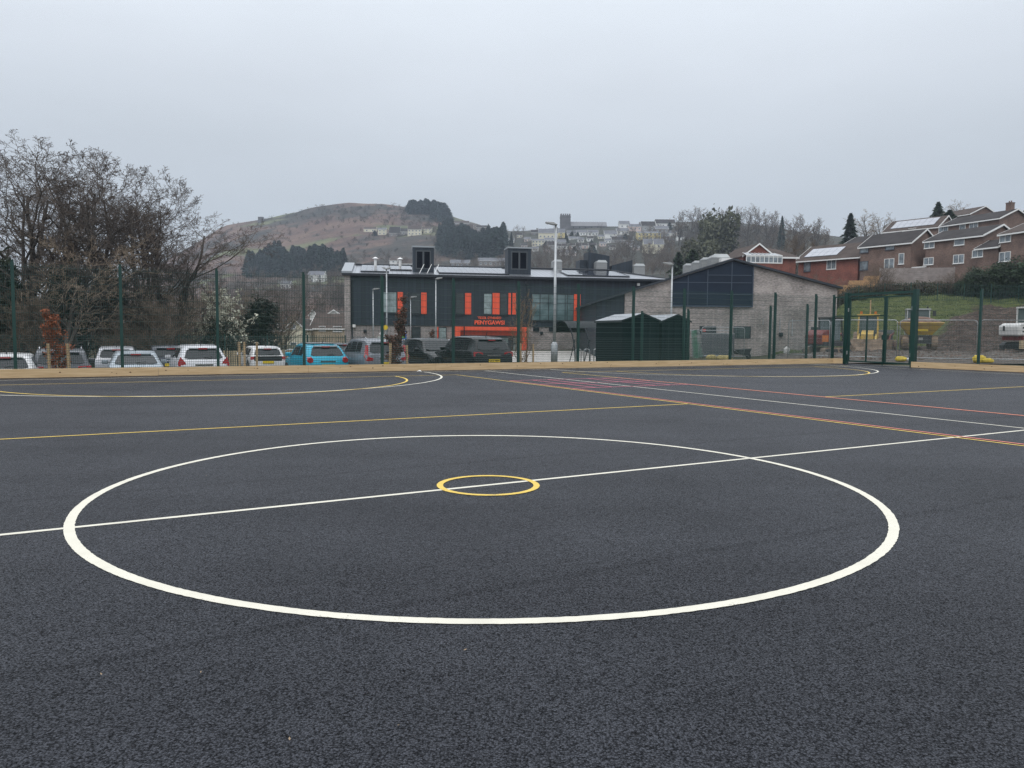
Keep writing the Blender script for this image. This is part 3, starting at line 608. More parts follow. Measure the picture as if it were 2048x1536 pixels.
s_win(911, 929, 585, 629, GLS, (), trans=(.7,)); s_org(930, 942, 586, 629)
s_win(967, 984, 586, 629, GLS2, ()); s_org(985, 999, 586, 629); s_win(999.6, 1016, 586, 629, GLS, (), trans=(.6,)); s_org(1016.6, 1021.5, 586, 629); s_org(1025, 1031, 586, 629)
s_win(1063, 1147.5, 587, 642, mat('big_window_glass', (.05, .09, .09), rough=.05, spec=.9, var=.6, vs=.7, col2=(.18, .26, .27)), (.2, .4, .6, .79, .84), trans=(.66,)); s_org(1148, 1160, 588, 642)
s_win(823, 841, 653.5, 690, GLS, sill=False); s_win(877, 893, 654, 690, GLS2, sill=False)
s_org(820.5, 822.5, 653.5, 690); s_org(874.5, 876.5, 654, 690)
s_win(1066, 1078, 654.5, 663, GLS, sill=False); s_win(1098, 1110, 654.5, 663, GLS, sill=False)
# entrance portal
def sbb(a, b, t, bt, y0, y1, name, m, par=school):
    x0, z1 = SLOC(a, t); x1, z0 = SLOC(b, bt); return MB().bb(x0, x1, y0, y1, max(z0, 0), z1).build(name, m, par)
x0, z1 = SLOC(908, 653); x1, _ = SLOC(1050, 653); xi0 = SLOC(919, 660)[0]; xi1 = SLOC(1041, 660)[0]; zi = SLOC(1000, 661)[1]
ent = MB().bb(x0, xi0, -1.0, -.002, 0, z1).bb(xi1, x1, -1.0, -.002, 0, z1).bb(xi0, xi1, -1.0, -.002, zi, z1).build('entrance_portal', ORG, school)
MB().bb(xi0, xi1, -.06, -.004, zi - .55, zi - .002).build('header_panel', ORG, ent)
MB().bb(xi0, xi1, -.05, -.006, .0, zi - .56).build('entrance_recess', mat('recess_dark', (.05, .052, .055), rough=.5, var=.4, vs=1.5), ent)
for a, b, g in ((922, 939, GLS2), (942, 965, GLS), (966, 1000, GLS), (1003, 1018, GLS2), (1025, 1037, GLS2)):
    xa, xb = SLOC(a, 670)[0], SLOC(b, 670)[0]; zt = zi - .7
    d = MB().bb(xa, xa + .08, -.12, -.052, .02, zt).bb(xb - .08, xb, -.12, -.052, .02, zt).bb(xa + .08, xb - .08, -.12, -.052, zt - .1, zt).bb(xa + .08, xb - .08, -.12, -.052, .02, .2).bb(xa + .08, xb - .08, -.12, -.053, 1.0, 1.08).build('entrance_door', DKM, ent)
    MB().bb(xa + .081, xb - .081, -.09, -.08, .2, zt - .1).build('pane', g, d)
MB().tube([(SLOC(926, 700)[0], -1.15, 0), (SLOC(926, 700)[0], -1.15, z1 + .1)], .06, 8).build('column', DKM, ent)
# downpipes, lamps
for px in (704, 1054): xa = SLOC(px, 560)[0]; MB().cyl((xa, -.09, EZ / 2), .06, EZ, 'z', 8).bb(xa - .16, xa + .16, -.2, -.004, EZ - .75, EZ - .45).build('downpipe', DKM, school)
for px, py in ((708, 652), (1276, 569)):
    xa, zz = SLOC(px, py); MB().bb(xa - .16, xa + .16, -.22, -.003, zz - .16, zz + .16).build('wall_lamp', WFR, school, bevel=.03)
for px, py in ((730, 662), (1083, 666), (1158, 666)):
    xa, zz = SLOC(px, py); MB().bb(xa - .16, xa + .16, -.1, .117, zz - .16, zz + .16).build('wall_light', DKM, school, bevel=.05)
def text(s, a, b, t, bt, name, parent, m, off=-.08, ext=.03):
    cu = bpy.data.curves.new(name, 'FONT'); cu.body = s; cu.extrude = ext; cu.offset = .028; cu.size = 1
    tmp = bpy.data.objects.new(name, cu); C.objects.link(tmp); bpy.context.view_layer.update()
    me = bpy.data.meshes.new_from_object(tmp); bpy.data.objects.remove(tmp); me.materials.clear(); me.materials.append(m)
    co = np.empty(len(me.vertices) * 3); me.vertices.foreach_get('co', co); co = co.reshape(-1, 3)
    mn, mxx = co.min(0), co.max(0); x0, z1 = a, t; x1, z0 = b, bt
    X_ = (co[:, 0] - mn[0]) / (mxx[0] - mn[0]) * (x1 - x0) + x0; Z_ = (co[:, 1] - mn[1]) / (mxx[1] - mn[1]) * (z1 - z0) + z0
    me.vertices.foreach_set('co', np.stack([X_, off - co[:, 2], Z_], -1).ravel()); me.update()
    o = bpy.data.objects.new(name, me); C.objects.link(o); o.parent = parent; return o
LET = mat('orange_letters', (.85, .14, .06), rough=.45)
a_, t_ = SLOC(955, 633); b_, q_ = SLOC(1002, 638.5); text('YSGOL GYNRADD', a_, b_, t_, q_, 'upper_lettering', school, LET)
a_, t_ = SLOC(949, 640.5); b_, q_ = SLOC(1009, 649.5); text('PENYGAWSI', a_, b_, t_, q_, 'main_lettering', school, LET)
# ------------------------------------------------------------------ sports hall
HD = 70.0; HB = -1.0
def HL(px, py, D=HD): q = W(px, py, D); return q.x, q.z - HB
hall = thing('sports_hall', 'buff brick sports hall with low gabled roof and dark gridded gable panel', 'hall', (0, HD, HB))
xl, zl = HL(1250, 583); xr, zr = HL(1675, 577); xp, zp = HL(1465, 521); xll, zll = HL(1193, 606)
MB().prism([(xl, 0, -1), (xr, 0, -1), (xr, 0, zr), (xp, 0, zp), (xl, 0, zl)], (0, 26, 0)).build('wall', BRK, hall)
MB().prism([(xll, .25, -1), (xl - .003, .25, -1), (xl - .003, .25, zl - .02), (xll, .25, zll - .02)], (0, 25, 0)).build('side_wall', CLAD, hall)
rw_ = MB()
for (xa, za, xb, zb) in ((xll - .5, zll - .12, xp, zp), (xp, zp, xr + .35, zr - .08)):
    rw_.prism([(xa, -.35, za + .01), (xb, -.35, zb + .01), (xb, -.35, zb + .2), (xa, -.35, za + .2)], (0, 26.8, 0))
hroof = rw_.build('roof', mat('hall_roof', (.035, .042, .052), rough=.4, metal=.3), hall)
# gable panel
pa, pz = HL(1342, 611.5); pb, _ = HL(1503, 611.5)
def roofline(x): return lerp(zll, zp, (x - xll) / (xp - xll)) if x < xp else lerp(zp, zr, (x - xp) / (xr - xp))
BLU = mat('gable_panel_blue', (.008, .018, .036), rough=.6, var=.2, vs=.5, spec=.3)
gp = MB().prism([(pa, -.1, pz), (pb, -.1, pz), (pb, -.1, roofline(pb) - .04), (xp, -.1, zp - .04), (pa, -.1, roofline(pa) - .04)], (0, .097, 0)).build('gable_panel', BLU, hall)
mu = MB()
for px in (1376, 1415, 1463): xm = HL(px, 560)[0]; mu.bb(xm - .035, xm + .035, -.13, -.102, pz + .05, roofline(xm) - .1)
for py, a, b in ((565, 1342, 1503), (550, 1415, 1503), (588, 1342, 1503)): zz = HL(1400, py)[1]; xa = max(pa, HL(a, py)[0]); mu.bb(xa, HL(b, py)[0], -.128, -.104, zz - .03, zz + .03)
mu.bb(pa - .08, pb + .08, -.16, -.105, pz - .08, pz + .04).bb(pb, pb + .08, -.16, -.004, pz + .04, roofline(pb) - .05)
mu.build('panel_mullion', mat('mullion_grey', (.05, .07, .10), rough=.5), gp)
def h_win(a, b, t, bt, name='window', glass=GLS, bars=5):
    x0, z1 = HL(a, t); x1, z0 = HL(b, bt); z0 = max(z0, .05)
    f = MB().bb(x0, x0 + .07, -.04, -.003, z0, z1).bb(x1 - .07, x1, -.04, -.003, z0, z1).bb(x0 + .07, x1 - .07, -.04, -.003, z1 - .07, z1).bb(x0 + .07, x1 - .07, -.04, -.003, z0, z0 + .07)
    for k in range(1, bars): zz = lerp(z0, z1, k / bars); f.bb(x0 + .07, x1 - .07, -.038, -.0155, zz - .02, zz + .02)
    fo = f.build(name, DKM, hall); MB().bb(x0 + .071, x1 - .071, -.015, -.0035, z0 + .071, z1 - .071).build('pane', glass, fo)
h_win(1399, 1432, 652, 668, bars=1); h_win(1467, 1501, 652.5, 677, glass=mat('green_glass', (.03, .06, .055), rough=.1, spec=.8)); h_win(1622, 1641, 654, 700, 'louvred_door', mat('dark_green_door', (.012, .03, .03), rough=.5), 9)
xa, za = HL(1405, 658); xb, zb = HL(1411, 663); MB().bb(xa, xb, -.06, -.042, zb, za).build('alarm_box', mat('red_plastic', (.55, .05, .04), rough=.4), hall)
xa, za = HL(1402, 668); xb, zb = HL(1464, 712); MB().bb(xa, xb, -.6, -.003, 0, za).bb(xa - .03, xb + .03, -.63, -.004, za, za + .09, 1).build('plant_enclosure', [seam_mat('enclosure_grey', (.09, .095, .105), pitch=.12, axis=2, rough=.6, metal=.1, var=.06, dark=.7), GAL], hall)
for px, t, bt in ((1543, 637, 655), (1560, 637, 668), (1585, 638, 672), (1526, 637, 650)):
    xa, za = HL(px, t); zb = HL(px, bt)[1]; MB().bb(xa - .035, xa + .035, -.06, -.003, zb, za).build('wall_rail', GAL, hall)
xa, za = HL(1561, 669); MB().bb(xa - .18, xa + .18, -.2, -.003, za - .18, za + .18).build('wall_light', DKM, hall, bevel=.05)
for k, (pa_, pb_, pt, D_) in enumerate(((1369, 1386, 528, 88), (1386, 1404, 522.5, 84), (1403, 1423, 516, 80), (1422, 1459, 509, 76))):
    q0, q1 = W(pa_, 540, D_), W(pb_, 540, D_); zt = zat(pa_, pt, D_) - HB; cowl((q0.x + q1.x) / 2, D_ - HD, q1.x - q0.x, roofline((q0.x + q1.x) / 2) + .1, zt, hall)
xa, za = HL(1443, 516, 75); xb, zb = HL(1466, 526, 75); MB().bb(xa, xb, 5, 6.5, zb - 1, za).build('white_duct', WFR, hall)
# ------------------------------------------------------------------ trees
def seg_mesh(segs, sides):
    S = np.array([(*a, *b, r0, r1) for a, b, r0, r1 in segs], dtype=np.float64)
    P0, P1, r0, r1 = S[:, :3], S[:, 3:6], S[:, 6], S[:, 7]
    d = P1 - P0; d /= np.linalg.norm(d, axis=1, keepdims=True) + 1e-9
    ref = np.where(np.abs(d[:, 2:3]) < .9, np.array([[0, 0, 1.]]), np.array([[1., 0, 0]])); a = np.cross(d, ref); a /= np.linalg.norm(a, axis=1, keepdims=True); b = np.cross(d, a)
    ang = np.arange(sides) * 2 * np.pi / sides; c, s = np.cos(ang), np.sin(ang)
    ring = a[:, None, :] * c[None, :, None] + b[:, None, :] * s[None, :, None]
    V = np.concatenate([P0[:, None] + ring * r0[:, None, None], P1[:, None] + ring * r1[:, None, None]], 1).reshape(-1, 3)
    base = (np.arange(len(S)) * 2 * sides)[:, None, None]; j = np.arange(sides); k = (j + 1) % sides
    Fq = np.stack([j, k, k + sides, j + sides], -1)[None] + base
    return V, Fq.reshape(-1, 4)
def bare_tree(seed, H_=12, r=.18, spread=.6, nl=(11, 6, 5, 4), stems=1, start=.2, droop=.0, twig=.012, up=.5, lens=(.5, .42, .45, .5)):
    rg = random.Random(seed); thick, thin = [], []
    def grow(p, d, ln, rad, lev):
        k = {0: 9, 1: 6, 2: 4, 3: 3}.get(lev, 2); pts = [p]; sl = ln / k; r_end = rad * (.25 if lev < 2 else .45)
        for i in range(k):
            wob = {0: .09, 1: .20, 2: .30, 3: .34}.get(lev, .4)
            d = (d + Vector((rg.gauss(0, wob), rg.gauss(0, wob), rg.gauss(0, wob) + (up * .25 if lev < 4 else up * .1) - droop * lev * .1))).normalized()
            q = p + d * sl; ra, rb = lerp(rad, r_end, i / k), lerp(rad, r_end, (i + 1) / k)
            (thick if ra > .022 else thin).append((tuple(p), tuple(q), max(ra, twig * .7), max(rb, twig * .6))); p = q; pts.append(p)
        if lev >= len(nl): return
        for c in range(nl[lev]):
            t = lerp(start if lev == 0 else .18, 1.0, (c + rg.random()) / nl[lev]); f = t * k; i = min(int(f), k - 1); q = pts[i].lerp(pts[i + 1], f - i)
            ax = (pts[i + 1] - pts[i]).normalized(); o = ax.orthogonal().normalized(); az = rg.random() * 6.283 + c * 2.4; o = Matrix.Rotation(az, 3, ax) @ o
            sp = spread * rg.uniform(.7, 1.25); nd = (ax * (1 - sp * .55) + o * sp).normalized()
            l2 = ln * lens[lev] * rg.uniform(.7, 1.2) * (1.15 - .55 * t if lev == 0 else 1 - .35 * t)
            grow(q, nd, l2, lerp(rad, r_end, t) * .55, lev + 1)
    for s in range(stems):
        a = rg.random() * 6.28; tilt = 0 if stems == 1 else .22
        grow(Vector((rg.gauss(0, .05) * (stems > 1), rg.gauss(0, .05) * (stems > 1), -.3)), Vector((tilt * math.cos(a), tilt * math.sin(a), 1)).normalized(), H_ * .86 * rg.uniform(.85, 1), r * (1 if s == 0 else .75), 0)
    return thick, thin
BARK = mat('bark', (.075, .065, .055), rough=.9, var=.35, vs=6)
TWIG = mat('twig_dark', (.12, .098, .083), rough=.95, var=.3, vs=.6)
TWIGB = mat('twig_brown', (.15, .115, .085), rough=.95, var=.35, vs=.5)
TWIGP = mat('twig_pale', (.24, .19, .14), rough=.95, var=.3, vs=.5)
IVY = mat('ivy_leaf', (.020, .032, .014), rough=.6, var=.5, vs=1.2)
CON = mat('conifer_needle', (.03, .05, .036), rough=.85, var=.5, vs=.6)
EVG = mat('evergreen_leaf', (.03, .055, .025), rough=.6, var=.5, vs=1.0)
HGL = mat('house_glass', (.17, .20, .22), rough=.08, spec=.9, var=.5, vs=1.5)  # mid-grey base colour stands in for sky reflected in the panes
def make_bare(key, label, tm=TWIG, bm=BARK, sides=4, **kw):
    th, tn = bare_tree(**kw); t = thing('bare_tree', label, 'tree', (0, -500, 0))
    V, Fc = seg_mesh(th, sides + 1); np_mesh('trunk', V, Fc, bm, t, smooth=True)
    V, Fc = seg_mesh(tn, 3); np_mesh('crown', V, Fc, tm, t)
    PROT[key] = t; t['h'] = float(np.percentile([q[1][2] for q in tn], 99.7)); return t
used = set()
def place_tree(key, px, D, topy=None, h=None, label=None, group=None, rz=None, name=None, wide=1.0, dz=0):
    x = X(px, D); g = H(x, D) + dz; src = PROT[key]
    if h is None: h = zat(px, topy, D) - g
    s = h / src['h']; rz = random.random() * 6.28 if rz is None else rz; sx = s * wide
    if key in used: o = dup(src, (x, D, g), rz, label, group, s=(sx, sx, s))
    else:
        o = src; used.add(key); o.location = (x, D, g); o.rotation_euler = (0, 0, rz); o.scale = (sx, sx, s); o['label'] = label
        if group: o['group'] = group
        elif 'group' in o: del o['group']
    if name: o.name = name
    return o
make_bare('A', 'x', seed=1, H_=12, r=.17, spread=.62, nl=(12, 7, 5, 4, 3), start=.18, twig=.009, lens=(.56,.44,.45,.5,.5))
make_bare('B', 'x', seed=5, H_=12, r=.14, spread=.55, nl=(12, 7, 6, 5, 2), stems=2, start=.15, twig=.009, lens=(.56,.44,.45,.5,.5))
make_bare('C', 'x', seed=9, H_=12, r=.20, spread=.8, nl=(12, 7, 5, 4, 3), start=.22, twig=.009, up=.35, lens=(.56,.44,.45,.5,.5))
make_bare('U', 'x', tm=TWIGB, seed=12, H_=5, r=.06, spread=.7, nl=(8, 6, 4), stems=5, start=.05, twig=.010, up=.3, lens=(.6, .5, .5, .5))
make_bare('P', 'x', tm=TWIGP, seed=15, H_=9, r=.13, spread=.75, nl=(14, 7, 5, 3), stems=2, start=.12, twig=.012)
make_bare('F', 'x', tm=TWIGB, seed=22, H_=15, r=.25, spread=.7, nl=(16, 8, 6), start=.22, twig=.035, lens=(.45, .45, .5, .5))
make_bare('F2', 'x', tm=TWIGB, seed=25, H_=15, r=.25, spread=.6, nl=(16, 8, 6), stems=2, start=.2, twig=.035, lens=(.45, .45, .5, .5))
# leaf clouds
def leaf_cloud(blobs, dens, size, seed=0, flat=.5, needle=False):
    rg = np.random.RandomState(seed); VV = []
    for (c, rad, nn) in blobs:
        k = int(nn * dens); dv = rg.normal(size=(k, 3)); dv /= np.linalg.norm(dv, axis=1, keepdims=True)
        rr = rg.uniform(.35, 1.0, (k, 1)) ** .5; lump = 1 + .22 * np.sin(dv[:, :1] * 5 + seed) * np.cos(dv[:, 1:2] * 6 + dv[:, 2:] * 4)
        P = np.array(c) + dv * rr * lump * np.array(rad); VV.append(P)
    P = np.concatenate(VV); k = len(P); a = rg.normal(size=(k, 3)); a /= np.linalg.norm(a, axis=1, keepdims=True); b = np.cross(a, rg.normal(size=(k, 3))); b /= np.linalg.norm(b, axis=1, keepdims=True)
    sz = size * rg.uniform(.5, 1.3, (k, 1)); wd = sz * (.3 if needle else .6)
    V = np.stack([P - a * sz, P - b * wd, P + a * sz, P + b * wd], 1).reshape(-1, 3); return V, np.arange(k * 4).reshape(-1, 4)
def conifer(key, H_=12, w=3.0, n=2600, size=.35, m=CON, seed=3, irregular=.25, top=0.0):
    rg = np.random.RandomState(seed); t = thing('conifer_tree', 'x', 'tree', (0, -500, 0)); 
    MB().tube([(0, 0, -.5), (0, 0, H_ * .5), (0, 0, H_ * .97)], [.02 * H_, .012 * H_, .02], 6).build('trunk', BARK, t)
    z = rg.uniform(0, 1, n) ** .8; lay = np.floor(z * 14) / 14; az = rg.uniform(0, 6.283, n)
    fr = (z - lay) * 14; R_ = w * (1 - z) ** .8 * (.55 + .45 * (1 - fr)) * (1 + irregular * np.sin(az * 3 + lay * 40) + irregular * .6 * np.sin(az * 7 + lay * 90)) + top
    rad = R_ * rg.uniform(.25, 1, n) ** .5; zz = H_ * (.06 + .94 * z) - rad * .18
    P = np.stack([rad * np.cos(az), rad * np.sin(az), zz], 1)
    out = np.stack([np.cos(az), np.sin(az), -.25 + rg.normal(0, .25, n)], 1); out /= np.linalg.norm(out, axis=1, keepdims=True); b = np.cross(out, rg.normal(size=(n, 3))); b /= np.linalg.norm(b, axis=1, keepdims=True)
    sz = size * rg.uniform(.5, 1.2, (n, 1)); V = np.stack([P - out * sz, P - b * sz * .35, P + out * sz, P + b * sz * .35], 1).reshape(-1, 3)
    np_mesh('crown', V, np.arange(n * 4).reshape(-1, 4), m, t); PROT[key] = t; t['h'] = H_; return t
conifer('K', 12, 2.9, 5200, .34, CON, 3)
conifer('K2', 12, 3.4, 5200, .38, EVG, 8, .35)
def ever(key, H_=5, w=2.2, n=5200, size=.16, m=EVG, seed=2, name='evergreen_bush', cat='bush'):
    rg = random.Random(seed); t = thing(name, 'x', cat, (0, -500, 0)); blobs = [((0, 0, H_ * .5), (w * .75, w * .75, H_ * .5), 1.0)]
    for i in range(9): a = rg.random() * 6.28; q = rg.uniform(.3, .85); blobs.append(((w * q * .7 * math.cos(a), w * q * .7 * math.sin(a), H_ * rg.uniform(.25, .85)), (w * .4, w * .4, H_ * .2), .35))
    V, Fc = leaf_cloud(blobs, n / 4.2, size, seed); np_mesh('crown', V, Fc, m, t)
    MB().tube([(0, 0, -.4), (.1, 0, H_ * .5), (0, .1, H_ * .8)], [.12, .08, .03], 6).build('trunk', BARK, t)
    PROT[key] = t; t['h'] = H_; return t
ever('E', 5, 2.4, 9000, .11, EVG, 2); ever('I', 7, 1.35, 6500, .12, IVY, 6, 'ivy_clad_tree', 'tree'); ever('L', 12, 5.2, 6000, .36, mat('dull_evergreen', (.08, .085, .048), rough=.8, var=.5, vs=.5), 11, 'evergreen_tree', 'tree')
# --- left wood
gl = 'bare trees left of the car park'
for i, (k, px, D_, ty, wd, lb) in enumerate((
    ('C', -80, 52, 320, 1.2, 'large dark bare tree cut off by the left edge of the picture'),
    ('A', 20, 50, 288, 1.1, 'tall dark bare tree second from the left edge, its twigs dense at the top'),
    ('A', 75, 54, 292, 1.0, 'tall bare tree behind the left fence post with an upright trunk'),
    ('B', 125, 49, 284, 1.1, 'tallest twin stemmed bare tree left of the car park with fine twigs'),
    ('C', 165, 55, 305, 1.0, 'broad bare tree directly behind the dark ivy covered trunks'),
    ('A', 215, 51, 318, 1.0, 'bare tree with a straight trunk above the silver van'),
    ('B', 262, 54, 322, .95, 'bare forked tree above the second fence post from the left'),
    ('A', 305, 52, 350, 1.0, 'lower bare tree at the right shoulder of the left tree group'),
    ('B', 345, 56, 402, 1.15, 'spreading bare tree leaning out at the right end of the tall tree group'),
    ('B', 45, 57, 300, 1.2, 'tall bare forked tree standing back between the two leftmost tall trees'), ('P', 110, 46, 440, 1.0, 'paler bare tree in front of the tall ones above the dark estate car'),
    ('C', 392, 70, 490, 1.1, 'bare tree in front of the foot of the hill'),
    ('P', 415, 60, 560, 1.0, 'thin pale bare tree left of the blossoming bush'))):
    place_tree(k, px, D_, topy=ty, label=lb, group=gl, wide=wd * 1.5)
rg = random.Random(4)
for i in range(30):
    px = rg.uniform(-40, 545); D_ = rg.uniform(45, 58) if px < 400 else rg.uniform(59, 75)
    place_tree('U' if i % 3 else 'P', px, D_, topy=rg.uniform(560, 620) if px < 420 else rg.uniform(596, 640), label='bare leafless scrub tree in the thicket behind the car park fence', group='scrub trees behind the car park', wide=1.25, name='scrub_tree')
for px, D_, ty, wd, lb in ((8, 47, 500, 1.0, 'dark ivy covered trunk at the left edge behind the fence'), (48, 50, 560, .9, 'low ivy covered trunk beside the left fence post'), (140, 48, 520, .95, 'tall slim ivy covered trunk behind the copper leaved young tree'),
    (225, 52, 540, 1.5, 'massive dark ivy thicket above the silver van'), (300, 56, 600, 1.5, 'low ivy thicket right of the second fence post'), (-40, 46, 560, 1.6, 'ivy thicket beyond the left edge of the picture')):
    place_tree('I', px, D_, topy=ty, label=lb, wide=wd)
place_tree('I', 520, 62, topy=592, label='ivy covered tree with a spreading bare top left of the pale houses', wide=1.9)
place_tree('C', 520, 63, topy=545, label='spreading bare branches rising from the ivy covered tree left of the pale houses', wide=1.2)
place_tree('B', 565, 67, topy=572, label='spreading bare branches right of the ivy covered tree above the pale houses', wide=1.7)
place_tree('P', 470, 64, topy=575, label='pale bare branches above the blossoming bush', wide=1.4)
# white blossom bush
def blossom_bush():
    t = thing('blossom_bush', 'white blossoming bush behind the third fence post from the left', 'bush', on(435, 55))
    th, tn = bare_tree(31, 5.6, .07, .7, (8, 6, 5), stems=5, start=.1, twig=.012, up=.3); V, Fc = seg_mesh(th + tn, 3); np_mesh('branches', V, Fc, TWIGP, t)
    pts = np.array([s[1] for s in tn]); rg = np.random.RandomState(1); pts = pts[rg.choice(len(pts), 2600)] + rg.normal(0, .05, (2600, 3)); a = rg.normal(size=(2600, 3)) * .045; b = rg.normal(size=(2600, 3)) * .045
    np_mesh('blossom', np.stack([pts - a, pts - b, pts + a, pts + b], 1).reshape(-1, 3), np.arange(2600 * 4).reshape(-1, 4), mat('white_blossom', (.62, .62, .5), rough=.8), t)
    V, Fc = leaf_cloud([((0.3, 0, 1.8), (1.6, 1.3, 1.5), 1)], 2600, .09, 4); np_mesh('leaves', V, Fc, IVY, t)
blossom_bush()
# --- mid distance and skyline trees
def many(key, lst, lab, grp, name=None):
    for px, D_, ty, wd in lst: place_tree(key, px, D_, topy=ty, label=lab, group=grp, wide=wd, name=name)
sk = [(1352, 520, 421, 1.0), (1378, 500, 413, 1.5), (1396, 505, 416, 1.3), (1412, 540, 420, 1.0), (1434, 500, 418, 1.0), (1452, 470, 412, 1.0), (1470, 480, 414, 1.0), (1489, 450, 408, 1.2), (1508, 470, 415, 1.0), (1524, 450, 418, 1.1), (1538, 470, 422, 1.0), (1556, 440, 434, .9), (1582, 330, 428, 1.1), (1600, 350, 440, 1.0), (1622, 330, 436, 1.1), (1640, 300, 455, 1.0)]
for i, q in enumerate(sk): place_tree('F' if i % 2 else 'F2', q[0], q[1], topy=q[2], label='leafless tree in the row along the skyline right of the town', group='skyline trees', wide=q[3] * 1.1)
many('F', [(1030, 640, 449, 1.6), (1045, 650, 452, 1.4), (1012, 660, 458, 1.2)], 'leafless tree on the skyline left of the church', 'trees left of the church')
many('F2', [(1590, 150, 470, .9), (1612, 160, 478, 1.0), (1570, 170, 480, .9)], 'bare tree between the two red brick houses', 'trees between the brick houses')
many('P', [(1735, 190, 420, 1.4), (1752, 185, 428, 1.3)], 'spreading pale bare tree left of the upper house with solar panels', 'pale trees behind the estate')
place_tree('P', 1915, 210, topy=398, label='wide fan shaped bare tree on the skyline behind the top houses', wide=1.5)
place_tree('F', 1762, 160, topy=435, label='dense bare tree touching the upper solar panel house', wide=.8)
place_tree('K', 1690, 170, topy=427, label='dark green conifer on the skyline left of the upper houses', wide=1.15)
place_tree('K2', 1862, 190, topy=404, label='layered conifer rising behind the upper solar panel house', wide=1.3)
place_tree('K2', 1885, 175, topy=420, label='dark bushy conifer beside the gable of the upper solar panel house', wide=2.0)
place_tree('L', 1424, 300, topy=424, label='big grey green evergreen tree standing above the sports hall roof', wide=.75)
place_tree('L', 1395, 260, topy=478, label='dull evergreen tree lower left of the big one above the sports hall', wide=.9)
place_tree('K', 1020, 560, topy=464, label='single dark columnar conifer right of the conifer plantation', wide=.8)
place_tree('K', 1555, 420, topy=432, label='narrow conifer among the skyline trees', wide=.7)
place_tree('K2', 1352, 190, topy=505, label='dark evergreen tree behind the lamp post at the sports hall', wide=1.2)
place_tree('K2', 1380, 170, topy=500, label='dark evergreen behind the roof cowls of the sports hall', wide=1.4)
place_tree('L', 1500, 150, topy=520, label='low brown green tree left of the conservatory house', wide=.6)
for px, D_, ty, wd, lb in ((1940, 99, 532, 1.0, 'round dark evergreen bush below the middle brick house'), (1990, 97.5, 527, 1.4, 'large rounded dark evergreen at the right below the houses'), (2032, 96, 512, 1.4, 'tall dark evergreen cut off by the right edge'), (1922, 99, 556, 1.3, 'flat dark bush at the foot of the round evergreen bush'), (2066, 96, 540, 1.6, 'evergreen bush beyond the right edge of the picture')):
    place_tree('E', px, D_, topy=ty, label=lb, wide=wd)
many('U', [(px, 100.5 + (px % 5) * .6, ty, 1.4) for px, ty in ((1590, 548), (1612, 545), (1632, 548), (1655, 552), (1672, 556), (1695, 560), (1745, 528), (1760, 522), (1775, 555), (1800, 562), (1830, 560), (1890, 545), (1905, 535), (1955, 545), (1720, 562), (1850, 562), (1870, 552))], 'bare brown bush on the bank below the brick houses', 'bare bushes on the bank', name='bare_bush')
# dark hedge strip along the top of the grass bank
V_, F_ = [], []; rgn = np.random.RandomState(5); blobs = []
for px in range(1560, 2120, 7):
    D_ = 101 + rgn.uniform(-1, 2); x = X(px, D_); blobs.append(((x, D_, H(x, D_) + .4), (1.3, 1.0, rgn.uniform(.6, 1.2)), 1))
V, Fc = leaf_cloud(blobs, 520, .14, 7); tag(np_mesh('hedge', V, Fc, mat('hedge_dull', (.045, .047, .022), rough=.85, var=.55, vs=.8)), 'long dull green and brown hedge between the grass bank and the gardens', 'hedge')
# stuff: woods
def wood(name, polys, key, n, hr, seed, m, lo=True, wide=(1, 1.4)):
    rg = random.Random(seed); VV, FF, o = [], [], 0
    vars_ = []
    for s in range(4):
        if key == 'bare':
            th, tn = bare_tree(100 + s + seed, 10, .14, .75, (9, 5, 4), stems=2, start=.1, twig=.045, up=.4); vars_.append(seg_mesh([q for q in th + tn], 3))
        else:
            r2 = np.random.RandomState(s); k = 420; z = r2.uniform(0, 1, k) ** .8; az = r2.uniform(0, 6.283, k); rad = 2.1 * (1 - z) ** .75 * (1 + .3 * np.sin(az * 3 + s)) * r2.uniform(.3, 1, k) ** .5; P = np.stack([rad * np.cos(az), rad * np.sin(az), 10 * (.03 + .97 * z)], 1)
            a = np.stack([np.cos(az), np.sin(az), r2.normal(-.2, .3, k)], 1) * .62; b = np.cross(a, r2.normal(size=(k, 3))); b = b / np.linalg.norm(b, axis=1, keepdims=True) * .3
            vars_.append((np.stack([P - a, P - b, P + a, P + b], 1).reshape(-1, 3), np.arange(k * 4).reshape(-1, 4)))
    tot = sum(p[5] for p in polys); cnt = 0
    for (xa, xb, ya, yb, dmax, wt) in polys:
        for i in range(int(n * wt / tot)):
            px = rg.uniform(xa, xb); py = rg.uniform(ya, yb); q = hit(px, py, 100)
            if q.y > dmax: continue
            V, Fc = vars_[rg.randrange(4)]; s = rg.uniform(*hr) / 10 * (1 if key == 'bare' else .92 + .13 * math.sin(px / 13.0 + seed)); a = rg.random() * 6.28; ca, sa = math.cos(a), math.sin(a); wd = rg.uniform(*wide)
            Q = V * s; X_ = (Q[:, 0] * ca - Q[:, 1] * sa) * wd; Y_ = (Q[:, 0] * sa + Q[:, 1] * ca) * wd
            VV.append(np.stack([X_ + q.x, Y_ + q.y, Q[:, 2] + q.z - .3], 1)); FF.append(Fc + o); o += len(V)
    o_ = np_mesh(name, np.concatenate(VV), np.concatenate(FF), m); return o_
WB = mat('far_twig_brown', (.135, .105, .08), rough=1, var=.45, vs=.05)
